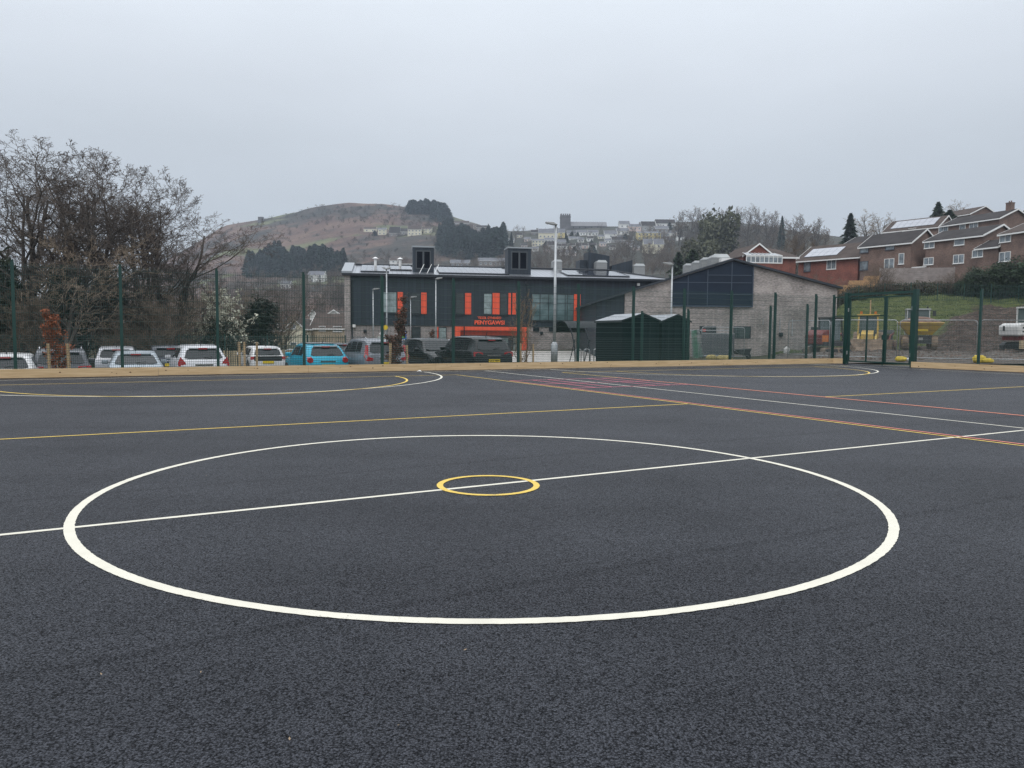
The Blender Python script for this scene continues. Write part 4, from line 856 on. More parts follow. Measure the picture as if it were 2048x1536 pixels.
tag(wood('bare_woodland', [(995, 1420, 500, 560, 700, 3), (1230, 1560, 470, 545, 700, 4), (1060, 1330, 512, 560, 500, 2), (380, 700, 545, 610, 700, 3.2), (700, 1000, 520, 560, 700, 1.2), (1420, 1660, 455, 510, 560, 2), (860, 900, 450, 500, 900, .5), (430, 700, 575, 640, 420, 3.2)], 'bare', 740, (6, 11), 3, WB), 'brown leafless woodland covering the slopes behind the school', 'woodland', kind='stuff')
tag(wood('conifer_wood', [(497, 520, 540, 556, 900, .5), (520, 560, 528, 556, 900, .9), (560, 580, 542, 556, 900, .25), (580, 650, 528, 556, 900, 1.2), (650, 690, 538, 554, 900, .7)], 'con', 260, (13, 19), 9, mat('far_conifer', (.03, .052, .042), rough=.9, var=.4, vs=.08)), 'dark conifer plantation at the foot of the hill left of the school roof', 'conifer wood', kind='stuff')
tag(wood('conifer_wood', [(878, 905, 472, 512, 900, 1.0), (905, 1008, 492, 520, 900, 3)], 'con', 240, (13, 19), 19, MATS['far_conifer']), 'dark conifer plantation on the slope between the two roof towers', 'conifer wood', kind='stuff')
tag(wood('conifer_wood', [(818, 868, 420, 430, 1100, 2), (868, 895, 428, 445, 1100, 1)], 'con', 90, (9, 16), 29, MATS['far_conifer'], wide=(1.6, 2.8)), 'clump of dark trees crowning the right shoulder of the hill', 'tree clump', kind='stuff')
WS = mat('scrub_brown', (.085, .07, .055), rough=1, var=.5, vs=.05)
tag(wood('hill_scrub', [(600, 900, 413, 448, 1100, 5), (400, 900, 450, 520, 1100, 3), (800, 920, 425, 475, 1100, 3), (420, 620, 430, 470, 1100, 1.5)], 'bare', 560, (1.5, 5), 41, WS, wide=(1.5, 3)), 'low dark scrub scattered over the bracken hillside', 'scrub', kind='stuff')
tag(wood('town_trees', [(900, 1330, 456, 515, 760, 4), (1330, 1440, 445, 480, 700, 1.2), (720, 880, 462, 480, 1000, .8)], 'bare', 130, (3, 6), 51, mat('town_twig', (.10, .085, .07), rough=1, var=.5, vs=.05), wide=(1, 1.5)), 'bare garden trees scattered between the houses of the hill town', 'garden trees', kind='stuff')
tag(wood('town_evergreens', [(1040, 1330, 470, 512, 760, 3), (1330, 1380, 456, 470, 700, 1), (735, 760, 462, 476, 1000, .6), (700, 830, 535, 552, 500, 1)], 'con', 26, (4, 7), 61, mat('town_green', (.035, .055, .038), rough=1, var=.5, vs=.05), wide=(1.6, 2.6)), 'dark evergreen shrubs scattered between the houses of the hill town', 'garden evergreens', kind='stuff')
# ------------------------------------------------------------------ houses
def render_mat(nm, c): return mat('render_' + nm, c, rough=.85, var=.06, vs=.4)
SLATE = mat('grey_slate', (.10, .105, .12), rough=.6, var=.2, vs=.5); BTILE = mat('brown_tile', (.075, .058, .05), rough=.9, spec=.25, var=.25, vs=.7, bump=.3, bs=6); RTILE = mat('dark_tile', (.042, .038, .038), rough=.9, spec=.25, var=.25, vs=.7, bump=.3, bs=6)
WHT, CRM, YEL, PNK, STN, GRY = render_mat('white', (.74, .74, .72)), render_mat('cream', (.66, .62, .48)), render_mat('yellow', (.66, .56, .28)), render_mat('pink', (.62, .5, .46)), render_mat('stone', (.20, .18, .17)), render_mat('grey', (.33, .33, .33))
BRN = brick_mat('brown_brick', (.21, .125, .092), (.13, .082, .066), (.13, .11, .10), 1); REDB = brick_mat('red_brick', (.25, .065, .042), (.17, .045, .032), (.16, .10, .08), 1)
def house(name, label, cat, P, rz, w, d, he, hr, wall, roof, wins=(), chim=(), group=None, over=.25, ridge='x', fascia=True, depthd=3.0, wdark=None):
    """origin: front-left corner on the ground; front faces local -y; ridge along x (gables on the sides) or along y (gable to the front)"""
    t = thing(name, label, cat, P, rz, group); b = MB()
    if ridge == 'x': b.prism([(0, 0, -depthd), (0, d, -depthd), (0, d, he), (0, d / 2, he + hr), (0, 0, he)], (w, 0, 0))
    else: b.prism([(0, 0, -depthd), (w, 0, -depthd), (w, 0, he), (w / 2, 0, he + hr), (0, 0, he)], (0, d, 0))
    b.build('wall', wall, t); r = MB(); th = .14
    if ridge == 'x':
        k = over * hr / (d / 2)
        for (y0, z0, y1, z1) in ((-over, he - k, d / 2, he + hr), (d / 2, he + hr, d + over, he - k)):
            r.prism([(-over, y0, z0 + .02), (-over, y1, z1 + .02), (-over, y1, z1 + th), (-over, y0, z0 + th)], (w + 2 * over, 0, 0))
    else:
        k = over * hr / (w / 2)
        for (x0, z0, x1, z1) in ((-over, he - k, w / 2, he + hr), (w / 2, he + hr, w + over, he - k)):
            r.prism([(x0, -over, z0 + .02), (x1, -over, z1 + .02), (x1, -over, z1 + th), (x0, -over, z0 + th)], (0, d + 2 * over, 0))
    ro = r.build('roof', roof, t)
    if fascia:
        f = MB()
        if ridge == 'x':
            f.bb(-over, w + over, -over - .06, -over - .005, he - k - .1, he - k + .08)
            for x in (-over - .05, w + over + .003):
                for (y0, z0, y1, z1) in ((-over, he - k, d / 2, he + hr), (d / 2 + .002, he + hr, d + over, he - k)): f.prism([(x, y0, z0 - .08), (x, y1, z1 - .08), (x, y1, z1 + th + .02), (x, y0, z0 + th + .02)], (.047, 0, 0))
        else:
            for (x0, z0, x1, z1) in ((-over, he - k, w / 2, he + hr), (w / 2 + .002, he + hr, w + over, he - k)): f.prism([(x0, -over - .06, z0 - .08), (x1, -over - .06, z1 - .08), (x1, -over - .06, z1 + th + .02), (x0, -over - .06, z0 + th + .02)], (0, .055, 0))
            f.bb(w + over + .003, w + over + .06, -over, d + over, he - k - .14, he - k + .1)
        f.build('fascia_board', WFR, t)
    for cx, cw, ch in chim:
        cy = d / 2; zb = he + hr - .5
        c = MB().bb(cx - cw / 2, cx + cw / 2, cy - cw / 2, cy + cw / 2, zb, he + hr + ch); c.bb(cx - cw / 2 - .06, cx + cw / 2 + .06, cy - cw / 2 - .06, cy + cw / 2 + .06, he + hr + ch, he + hr + ch + .1)
        for k2 in (-.2, .2): c.cyl((cx + k2 * cw, cy, he + hr + ch + .25), .1, .3, 'z', 6)
        c.build('chimney', wall if wall in (BRN, REDB, STN) else STN, ro)
    for wn in wins:
        x0, z0, ww, wh = wn[:4]; side = wn[4] if len(wn) > 4 else 'f'; kind = wn[5] if len(wn) > 5 else 'window'; e = .07
        fm = wn[6] if len(wn) > 6 else WFR
        f = MB().bb(x0, x0 + e, -.06, -.003, z0, z0 + wh).bb(x0 + ww - e, x0 + ww, -.06, -.003, z0, z0 + wh).bb(x0 + e, x0 + ww - e, -.06, -.003, z0, z0 + e).bb(x0 + e, x0 + ww - e, -.06, -.003, z0 + wh - e, z0 + wh)
        nm = max(1, int(ww / .75))
        for j in range(1, nm): xm = x0 + ww * j / nm; f.bb(xm - .03, xm + .03, -.058, -.02, z0 + e, z0 + wh - e)
        f.bb(x0 - .08, x0 + ww + .08, -.12, -.061, z0 - .06, z0 - .001)
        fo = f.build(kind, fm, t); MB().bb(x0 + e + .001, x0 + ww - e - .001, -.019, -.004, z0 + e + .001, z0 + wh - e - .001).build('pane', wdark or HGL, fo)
        if side == 'r': fo.location = (w, 0, 0); fo.rotation_euler = (0, 0, R(90))
        elif side == 'l': fo.location = (0, d, 0); fo.rotation_euler = (0, 0, R(-90))
    return t
# town: px0, px1, py base, py eave, py ridge, ridge dir, wall, roof, n windows cols, rows, chimney, label
TOWN = [
 (728, 752, 465, 458, 453, 'y', CRM, BTILE, 2, 1, 0, 'pale bungalow with a low gable at the left end of the hillside houses'),
 (756, 772, 470, 459, 455, 'y', CRM, SLATE, 2, 2, 0, 'narrow pale yellow gabled house second from the left on the hillside'),
 (778, 799, 474, 466, 453, 'y', STN, RTILE, 2, 1, 0, 'brown house with a steep white edged gable on the hillside'),
 (799, 815, 470, 463, 456, 'x', GRY, RTILE, 1, 1, 0, 'small dark roofed house beside the steep gabled one'),
 (815, 842, 471, 459, 451, 'x', CRM, BTILE, 4, 2, 1, 'cream two storey house with brown roof on the hillside'),
 (841, 862, 467, 458, 453, 'x', CRM, BTILE, 3, 2, 0, 'cream terrace house joined to the right of the cream two storey house'),
 (889, 944, 466, 461, 448, 'x', STN, BTILE, 6, 1, 0, 'long brown roofed building above the conifer plantation'),
 (908, 936, 452, 446, 441, 'x', GRY, BTILE, 3, 1, 0, 'pale house among the trees on the crest above the brown roofed building'),
 (951, 976, 470, 455, 450, 'x', STN, RTILE, 3, 2, 1, 'dark stone house with a chimney above the conifer plantation'),
 (979, 1002, 476, 470, 460, 'x', CRM, GRY, 2, 1, 0, 'house with a pale grey roof right of the dark stone house'),
 (1059, 1073, 470, 465, 459, 'y', STN, RTILE, 1, 1, 1, 'dark gabled house left of the long slate roofed terrace'),
 (1074, 1113, 482, 466, 457, 'x', CRM, SLATE, 5, 1, 1, 'long slate roofed terrace below and left of the church tower'),
 (1111, 1126, 476, 465, 457, 'y', YEL, SLATE, 1, 2, 0, 'cream yellow gabled house at the foot of the church tower'),
 (1061, 1086, 493, 481, 477, 'x', CRM, SLATE, 4, 2, 0, 'left half of the cream terrace below the slate roofed terrace'),
 (1086, 1105, 493, 480, 475, 'x', WHT, SLATE, 3, 2, 0, 'right half of the cream terrace below the slate roofed terrace'),
 (1092, 1106, 499, 490, 482, 'y', GRY, RTILE, 1, 1, 0, 'dark house with a white edged gable right of the cream terrace'),
 (1110, 1128, 488, 484, 478, 'x', GRY, SLATE, 2, 1, 0, 'low grey roofed house right of the tall lamp post'),
 (1131, 1150, 472, 467, 460, 'x', WHT, SLATE, 3, 1, 0, 'white cottage at the left end of the long row below the church'),
 (1150, 1172, 472, 465, 459, 'x', WHT, SLATE, 4, 1, 0, 'white cottage with a blue grey garage in the middle of the row below the church'),
 (1172, 1192, 472, 465, 459, 'x', WHT, SLATE, 3, 1, 0, 'white cottage at the right end of the row below the church'),
 (1134, 1156, 480, 477, 472, 'x', WHT, SLATE, 2, 1, 0, 'low slate roof below the row of white cottages'),
 (1110, 1120, 499, 492, 487, 'y', WHT, RTILE, 1, 1, 0, 'white gable leftmost in the row of small gabled houses'),
 (1121, 1131, 499, 492, 487, 'y', WHT, RTILE, 1, 1, 0, 'second white gable in the row of small gabled houses'),
 (1136, 1147, 500, 491, 486, 'y', PNK, RTILE, 1, 2, 0, 'third gable, pinkish, in the row of small gabled houses'),
 (1149, 1159, 500, 492, 486, 'y', GRY, RTILE, 1, 2, 0, 'fourth gable, grey, in the row of small gabled houses'),
 (1161, 1172, 498, 491, 486, 'y', PNK, RTILE, 1, 1, 0, 'fifth gable, dull pink, in the row of small gabled houses'),
 (1174, 1189, 500, 491, 485, 'y', WHT, RTILE, 2, 1, 0, 'largest white gable at the right end of the row of small gabled houses'),
 (1117, 1135, 512, 505, 500, 'x', WHT, SLATE, 2, 2, 0, 'white house with dark windows below the row of gables'),
 (1136, 1149, 512, 505, 501, 'x', PNK, SLATE, 2, 2, 0, 'paler terrace house joined to the white house below the row of gables'),
 (1205, 1229, 478, 468, 460, 'y', WHT, SLATE, 1, 1, 0, 'white house with one dark window in its gable right of the church'),
 (1234, 1254, 458, 448, 441, 'x', WHT, SLATE, 2, 1, 0, 'white house highest on the crest right of the church'),
 (1229, 1253, 470, 462, 455, 'x', WHT, SLATE, 3, 1, 0, 'white fronted house with a grey green roof below the crest'),
 (1253, 1277, 463, 453, 447, 'x', PNK, SLATE, 3, 1, 1, 'pinkish white house with a grey roof on the crest'),
 (1278, 1305, 464, 452, 442, 'y', GRY, RTILE, 2, 1, 0, 'dark grey gabled house on the crest'),
 (1306, 1344, 456, 447, 438, 'x', WHT, RTILE, 4, 1, 0, 'long house with a tall dark roof at the right end of the crest'),
 (1305, 1331, 476, 458, 451, 'x', STN, SLATE, 3, 2, 0, 'grey stone house below the long dark roofed house'),
 (1270, 1316, 480, 466, 462, 'x', YEL, SLATE, 6, 2, 0, 'long yellow two storey house'),
 (1220, 1262, 486, 480, 472, 'x', GRY, RTILE, 4, 1, 0, 'long dark roofed house above the brown trees'),
 (1283, 1303, 508, 488, 477, 'y', CRM, SLATE, 1, 2, 0, 'left half of the tall twin gabled cream house'),
 (1303, 1322, 508, 488, 477, 'y', CRM, SLATE, 1, 2, 0, 'right half of the tall twin gabled cream house'),
 (1325, 1346, 474, 466, 460, 'x', WHT, SLATE, 2, 1, 0, 'small white house partly behind bare trees at the right of the town'),
 (779, 794, 533, 521, 516, 'y', WHT, BTILE, 1, 2, 0, 'white gabled chalet left of the first roof tower'),
 (796, 823, 534, 527, 517, 'x', WHT, BTILE, 2, 1, 0, 'low brown roofed bungalow beside the white chalet'),
 (900, 937, 535, 526, 519, 'x', STN, SLATE, 4, 1, 0, 'low grey roofed bungalow between the roof towers'),
 (955, 1014, 534, 522, 515, 'x', STN, SLATE, 6, 1, 0, 'long low grey roofed house left of the second roof tower'),
 (617, 648, 565, 550, 542, 'y', WHT, SLATE, 2, 2, 0, 'white gabled villa among trees left of the school roof'),
 (562, 580, 578, 568, 562, 'x', WHT, SLATE, 2, 1, 0, 'small white house glimpsed through the branches on the valley slope')]
for a, y in ((1030, 476), (1046, 484), (1152, 485), (1170, 483), (1192, 479), (1196, 493), (1232, 481), (1206, 487), (1248, 494), (1262, 501), (1330, 487), (1346, 470), (1350, 481), (1014, 487), (1000, 479), (988, 487), (1040, 497), (1062, 503), (1085, 505), (1215, 500)):
    TOWN.append((a, a + 12, y, y - 6, y - 10.5, 'y' if a % 4 == 0 else 'x', (WHT, CRM, PNK)[a % 3], SLATE if a % 5 else RTILE, 2, 1, 0, None))
for i, (a, b_, pyb, pye, pyr, rd, wl, rfm, nc, nr, ch, lb) in enumerate(TOWN):
    q = hit((a + b_) / 2, pyb, 200); D_ = q.y; sc1 = D_ / F; wd = (b_ - a) * sc1; he = (pyb - pye) * sc1; hr_ = (pye - pyr) * sc1; xx = X(a, D_)
    zb = zat((a + b_) / 2, pyb, D_); ww = min(1.3, wd / (nc + .6) * .6); hh = min(1.3, he / nr * .5)
    wins = [(wd * (c + .5) / nc - ww / 2, he * (r_ + .55) / nr - hh / 2, ww, hh) for c in range(nc) for r_ in range(nr)]
    gp_ = None if lb else 'small houses crowded on the town hillside'; lb = lb or 'small pale house with a grey roof among trees on the crowded town hillside'
    hs = house('house', lb, 'house', (xx, D_, zb), 0, wd, max(7, min(9, wd)), he, hr_, wl, rfm, wins, [(wd - .8, .9, 1.3)] if ch else (), depthd=6, group=gp_)
# church
q = hit(1160, 458, 400); D_ = min(q.y, 690); k = D_ / F; x0 = X(1117, D_); zb = zat(1150, 458, D_)
chx = thing('church', 'grey stone church with battlemented tower on the town skyline', 'church', (x0, D_, zb))
tw = (1137 - 1117) * k; th_ = (458 - 431) * k
CST = mat('church_stone', (.12, .115, .12), rough=.9, var=.25, vs=.3)
m_ = MB().bb(0, tw, 0, tw, -8, th_).bb(-.3, tw + .3, -.3, tw + .3, th_ - 1.6, th_ - 1.3); m_.build('tower', CST, chx)
bt = MB()
for i in range(5):
    for y in (0.0, tw - .5): bt.bb(i * tw / 5 + .15, i * tw / 5 + tw / 5 * .6 + .15, y, y + .5, th_ + .003, th_ + 1.2)
for i in range(1, 4):
    for x in (0.0, tw - .5): bt.bb(x, x + .5, i * tw / 5 + .15, i * tw / 5 + tw / 5 * .6 + .15, th_ + .003, th_ + 1.2)
bt.build('battlement', CST, chx)
nw = (1209 - 1137) * k; nh = (458 - 452) * k; nr_ = (458 - 442.5) * k
MB().prism([(tw + .01, 1, -8), (tw + .01, 12, -8), (tw + .01, 12, nh), (tw + .01, 6.5, nr_), (tw + .01, 1, nh)], (nw, 0, 0)).build('nave', CST, chx)
MB().prism([(tw + .2, .6, nh - .2), (tw + .2, 6.5, nr_ + .05), (tw + .2, 6.5, nr_ + .3), (tw + .2, .6, nh + .1)], (nw, 0, 0)).prism([(tw + .2, 6.5, nr_ + .06), (tw + .2, 12.4, nh - .2), (tw + .2, 12.4, nh + .1), (tw + .2, 6.5, nr_ + .3)], (nw, 0, 0)).build('roof', mat('church_slate', (.17, .17, .18), rough=.6, var=.1, vs=.2), chx)
for i in range(6): xx = tw + nw * (i + .5) / 6; MB().prism([(xx - .6, .97, .8), (xx + .6, .97, .8), (xx + .6, .97, nh - .8), (xx, .97, nh - .25), (xx - .6, .97, nh - .8)], (0, .027, 0)).build('window', GLS, chx)
# hilltop beacon ruin
q = Vector((X(525, 880), 880, 0)); q.z = H(q.x, q.y)
rt_ = thing('hilltop_tower', 'small ruined stone tower on the left crest of the hill', 'tower', q)
MB().cyl((0, 0, 2), 3.2, 7.5, 'z', 14).build('wall', CST, rt_); MB().tube([(0, 0, 5.76), (0, 0, 6.2)], [3.35, 3.3], 14).build('parapet', CST, rt_)
# ------------------------------------------------------------------ the estate on the right
def facade(pl, Dl, pr, Dr, pyb_l, **kw):
    A = Vector((X(pl, Dl), Dl)); B = Vector((X(pr, Dr), Dr)); d = B - A; return A, math.atan2(d.y, d.x), d.length
def est(name, label, pl, Dl, pr, Dr, zb, ztop_py, ridge_py, d, wall, roof, wins, **kw):
    A, rz, ln = facade(pl, Dl, pr, Dr, 0); ze = zat(pl, ztop_py, Dl); 
    zr = zat((pl + pr) / 2, ridge_py, (Dl + Dr) / 2 + 2); he = ze - zb; hr_ = max(1.0, zr - ze)
    W_ = []
    for (a, b_, t, bt_, *rest) in wins:
        def loc(px, py):
            dr = ray(px, py); nn = Vector((-math.sin(rz), math.cos(rz), 0)); A3 = Vector((A.x, A.y, 0)); o = Vector((0, 0, HC)); tt_ = (A3 - o).dot(nn) / dr.dot(nn); q = o + dr * tt_; return (q - A3).dot(Vector((math.cos(rz), math.sin(rz), 0))), q.z - zb
        x0, z1 = loc(a, t); x1, z0 = loc(b_, bt_); W_.append((x0, z0, x1 - x0, z1 - z0, 'f') + tuple(rest))
    return house(name, label, 'house', (A.x, A.y, zb), rz, ln, d, he, hr_, wall, roof, W_, **kw), ln, he, hr_
DWF = mat('dark_window_frame', (.05, .055, .07), rough=.4)
# R1 red brick with conservatory
D1 = 118; zb = H(X(1560, D1), D1) - .5
A = W(1480, 540, D1); k = D1 / F; he = zat(1543, 512, D1) - zb; hr_ = zat(1511, 488, D1) - zb - he
h1, *_ = [house('house', 'red brick house with white edged gable and white conservatory above the hall roof', 'house', (X(1480, D1), D1, zb), R(6), (1543 - 1480) * k, 9, he, hr_, REDB, BTILE, (), ridge='y')]
wg = MB(); A2 = Vector((X(1543, D1), D1)); wl = (1593 - 1543) * k
MB().bb((1543 - 1480) * k + .003, (1543 - 1480) * k + wl, .6, 8.5, -3, he - .02).build('side_wall', REDB, h1)
x0 = (1511 - 1480) * k; x1 = (1543 - 1480) * k
MB().prism([(x1 + .26, .2, he - .1), (x1 + wl + .3, .2, he - .1), (x1 + wl - 1.2, 5, he + hr_ * .85), (x0 + 1.0, 5, he + hr_ * .93)], (0, .1, .18)).build('side_roof', BTILE, h1)
MB().bb(x1 + .3, x1 + wl + .35, .1, .18, he - .28, he - .02).build('fascia_board', WFR, h1)
cn = MB(); cx1 = x1 + .2; cz0 = zat(1500, 527, D1) - zb; cz1 = zat(1500, 515, D1) - zb
for i in range(9): xx = -.5 + (cx1 + .5) * i / 8; cn.bb(xx - .05, xx + .05, -2.5, -2.4, cz0, cz1)
cn.bb(-.55, cx1 + .05, -2.52, -2.39, cz1, cz1 + .15).bb(-.55, cx1 + .05, -2.52, -2.39, cz0 - .15, cz0).bb(-.55, cx1 + .05, -2.5, -2.41, (cz0 + cz1) / 2 + .3, (cz0 + cz1) / 2 + .38)
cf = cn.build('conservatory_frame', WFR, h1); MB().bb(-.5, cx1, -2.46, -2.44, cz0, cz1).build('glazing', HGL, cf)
MB().bb(-.5, cx1, -2.45, -.003, -3, cz0 - .16).build('conservatory_base', REDB, h1)
cr = MB()
for i in range(9): xx = -.5 + (cx1 + .5) * i / 8; cr.tube([(xx, -2.55, cz1 + .12), (xx * .9 + .3, -.05, cz1 + .72)], .04, 4)
cr.build('roof_bar', WFR, cf); MB().prism([(-.5, -2.5, cz1 + .1), (cx1, -2.5, cz1 + .1), (cx1 - .2, -.06, cz1 + .68), (-.1, -.06, cz1 + .68)], (0, 0, .03)).build('glass_roof', mat('glass_roof', (.30, .33, .35), rough=.25, spec=.6), cf)
# R2 wide red brick with solar panels
z2 = H(X(1650, 118), 118) - 1
h2, l2, he2, hr2 = est('house', 'wide red brick house with a pale solar array on its low roof', 1590, 128, 1708, 120, z2, 521, 488, 9, REDB, BTILE, [(1608, 1621, 523.5, 543, 'window', DWF), (1654, 1672, 520, 538)], over=.5)
def roof_panel(h, x0, x1, f0, f1, ln, d, he, hr, name='solar_array', m=SOL, cols=5):
    mb = MB(); g = lambda f: (f * d / 2, he + hr * f + .2)
    for i in range(cols):
        xa, xb = lerp(x0, x1, i / cols) + .02, lerp(x0, x1, (i + 1) / cols) - .02
        for j in range(2):
            fa, fb = lerp(f0, f1, j / 2) + .005, lerp(f0, f1, (j + 1) / 2) - .005; (ya, za), (yb, zb_) = g(fa), g(fb); mb.prism([(xa, ya, za), (xb, ya, za), (xb, yb, zb_), (xa, yb, zb_)], (0, 0, .05))
    return mb.build(name, m, h)
roof_panel(h2, .6, l2 * .62, .12, .72, l2, 9, he2, hr2, m=mat('solar_bright', (.16, .18, .22), rough=.1, spec=1, coat=1))
MB().bb(l2 * .42, l2 * .74, -1.3, -.003, he2 * .30, he2 * .30 + .2).build('balcony_slab', WFR, h2); MB().bb(l2 * .42, l2 * .74, -1.3, -1.26, he2 * .32, he2 * .32 + .9).build('balcony_rail', mat('rail_grey', (.3, .3, .3), rough=.5), h2)
h2b, *_ = est('house', 'tall dark roofed brick house directly behind the solar array house', 1668, 137, 1752, 129, z2 + 2, 497, 470, 9, REDB, RTILE, [(1672, 1680, 490, 495)], over=.4)
# R3 .. R9
z3 = H(X(1770, 115), 115) - .8
h3, l3, he3, hr3 = est('house', 'brown brick house with dark framed windows left of the fenced garden wall', 1712, 119, 1812, 112, z3, 494, 466, 6.5, BRN, RTILE, [(1720, 1737, 493.5, 505, 'window', DWF), (1771, 1789, 488, 499, 'window', DWF), (1720, 1736, 523, 540, 'window', DWF), (1769, 1788, 518, 539, 'patio_door'), (1798, 1808, 507, 528, 'door')], over=.3)
A, rz3, _ = facade(1812, 106, 1815, 105, 0)
MB().bb(l3 * .99, l3 * .99 + 1.6, 1.2, 1.28, .3, 2.6).bb(l3 * .93, l3 + 2.2, .3, 1.6, 2.9, 3.05).build('porch', WFR, h3)
z4 = H(X(1810, 140), 140)
h4, l4, he4, hr4 = est('house', 'upper brick house with bright solar panels across its roof', 1757, 150, 1862, 142, z4, 464, 438, 7, BRN, BTILE, [(1764, 1779, 464.5, 475), (1800, 1811, 460, 470), (1817, 1832, 457, 467)], over=.3)
roof_panel(h4, .9, l4 - .9, .15, .85, l4, 7, he4, hr4, cols=7, m=MATS['solar_bright'])
z5 = H(X(1890, 112), 112) - .3
h5, l5, he5, hr5 = est('house', 'long brown brick house with white windows above the grey garden fence', 1841, 110.5, 1952, 103, z5, 483, 458, 7.5, BRN, RTILE, [(1849, 1869, 483, 495.5), (1909, 1929, 477, 489.5), (1848, 1867, 516, 529), (1907, 1928, 510, 526, 'patio_door')], over=.3)
h5b, *_ = est('house', 'low brick extension with lean roof joined to the long brown brick house', 1944, 102.4, 1984, 99.6, z5, 497, 482, 4.5, BRN, RTILE, [(1945, 1966, 501, 513.5)], over=.3)
z6 = H(X(1930, 140), 140)
h6, l6, he6, hr6 = est('house', 'upper brown brick house with chimney at its right gable', 1872, 138, 1984, 128, z6, 452, 429, 7.5, BRN, RTILE, [(1878, 1896, 454, 464.5), (1919, 1931, 450, 460), (1939, 1956, 447, 457.5)], chim=[(9.6, .9, 1.2)], over=.35)
z7 = H(X(2020, 104), 104)
h7, *_ = est('house', 'brown brick house cut off by the right edge of the picture', 1989, 99.2, 2090, 92, z7, 469, 440, 8, BRN, BTILE, [(2000, 2022, 468.5, 483), (1999, 2021, 505, 522)], over=.3)
z8 = H(X(2040, 160), 160)
h8, *_ = est('house', 'topmost house with a chimney at the upper right corner of the estate', 2002, 165, 2110, 150, z8 + 3, 438, 408, 9, BRN, BTILE, [(2020, 2040, 430, 438)], chim=[(6, 1.0, 1.4)], over=.4)
h9, *_ = est('house', 'brown gabled roof showing between the upper brick houses', 1848, 190, 1925, 180, H(X(1880, 185), 185), 440, 420, 9, BRN, BTILE, [], over=.3)
# houses left of school
def lh(label, px0, px1, D_, pyb, pye, pyr, ridge, wall, roof, wins, rz=0, d=8, **kw):
    k = D_ / F; zb = zat(px0, pyb, D_); w_ = (px1 - px0) * k; he = (pyb - pye) * k; hr_ = (pye - pyr) * k
    W_ = [((a - px0) * k, (pyb - bt_) * k, (b_ - a) * k, (bt_ - t) * k) for a, b_, t, bt_ in wins]
    return house('house', label, 'house', (X(px0, D_), D_, zb), rz, w_, d, he, hr_, wall, roof, W_, ridge=ridge, **kw)
BUF = brick_mat('buff_house_brick', (.46, .37, .25), (.36, .28, .19), (.4, .35, .28), 1)
lh('cream fronted house with a rounded gable left of the school', 571, 608, 112, 702, 656, 640, 'y', CRM, BTILE, [(573, 592, 648, 658), (580, 593, 684, 700)], d=9)
lh('lower buff brick wing left of the cream fronted house', 548, 571, 114, 702, 661, 645, 'x', BUF, BTILE, [(549, 560, 655, 660)])
lh('buff brick house with a brown roof beside the end of the school', 622, 705, 116, 702, 656, 628, 'x', BUF, BTILE, [(638, 651, 652, 662), (666, 684, 652, 663), (640, 652, 684, 696)])
lh('pale roofed house half hidden behind the blossoming bush', 388, 425, 100, 702, 664, 640, 'y', BUF, BTILE, [(398, 408, 668, 678)])
lh('small white gable peak above the brown roof left of the fence post', 620, 633, 140, 680, 629, 620, 'y', WHT, BTILE, [])
lh('wider white gable peak above the brown roof beside the school', 654, 682, 142, 680, 630, 621, 'y', WHT, BTILE, [])
# garden fences of the estate
def board_fence(label, px0, D0, px1, D1, h, m, name='garden_fence', dz=0, bay=1.8):
    A, B = on(px0, D0, dz), on(px1, D1, dz); d = B - A; ln = Vector((d.x, d.y)).length; rz = math.atan2(d.y, d.x); t = thing(name, label, 'fence', A, rz); nb = max(2, int(ln / bay)); s = d.z / ln
    for i in range(nb + 1): x = ln * i / nb; MB().bb(x - .06, x + .06, -.07, .05, x * s - .8, x * s + h + .1).build('post', m, t)
    for i in range(nb):
        xa, xb = ln * i / nb + .07, ln * (i + 1) / nb - .07; zz = (xa + xb) / 2 * s; mb = MB()
        for k in range(10): mb.bb(xa, xb, -.02 + .006 * (k % 2), .02, zz - .5 + (h + .5) * k / 10 + .004, zz - .5 + (h + .5) * (k + 1) / 10 - .004)
        mb.build('fence_panel', m, t)
board_fence('new orange brown board fence below the red brick houses', 1660, 108, 1752, 106, 1.8, mat('fresh_fence', (.42, .25, .12), rough=.8, var=.15, vs=1.5), dz=.7)
board_fence('long weathered grey board fence above the hedge', 1752, 106, 1900, 103, 2.1, mat('old_fence', (.27, .235, .22), rough=.9, var=.2, vs=1.5), dz=1.1, bay=2.4)
pale_fence('dark green mesh boundary fence along the top of the grass bank', on(1610, 97), on(2140, 92), 2.2, sp=.25, r=.012, bay=3, name='boundary_fence')
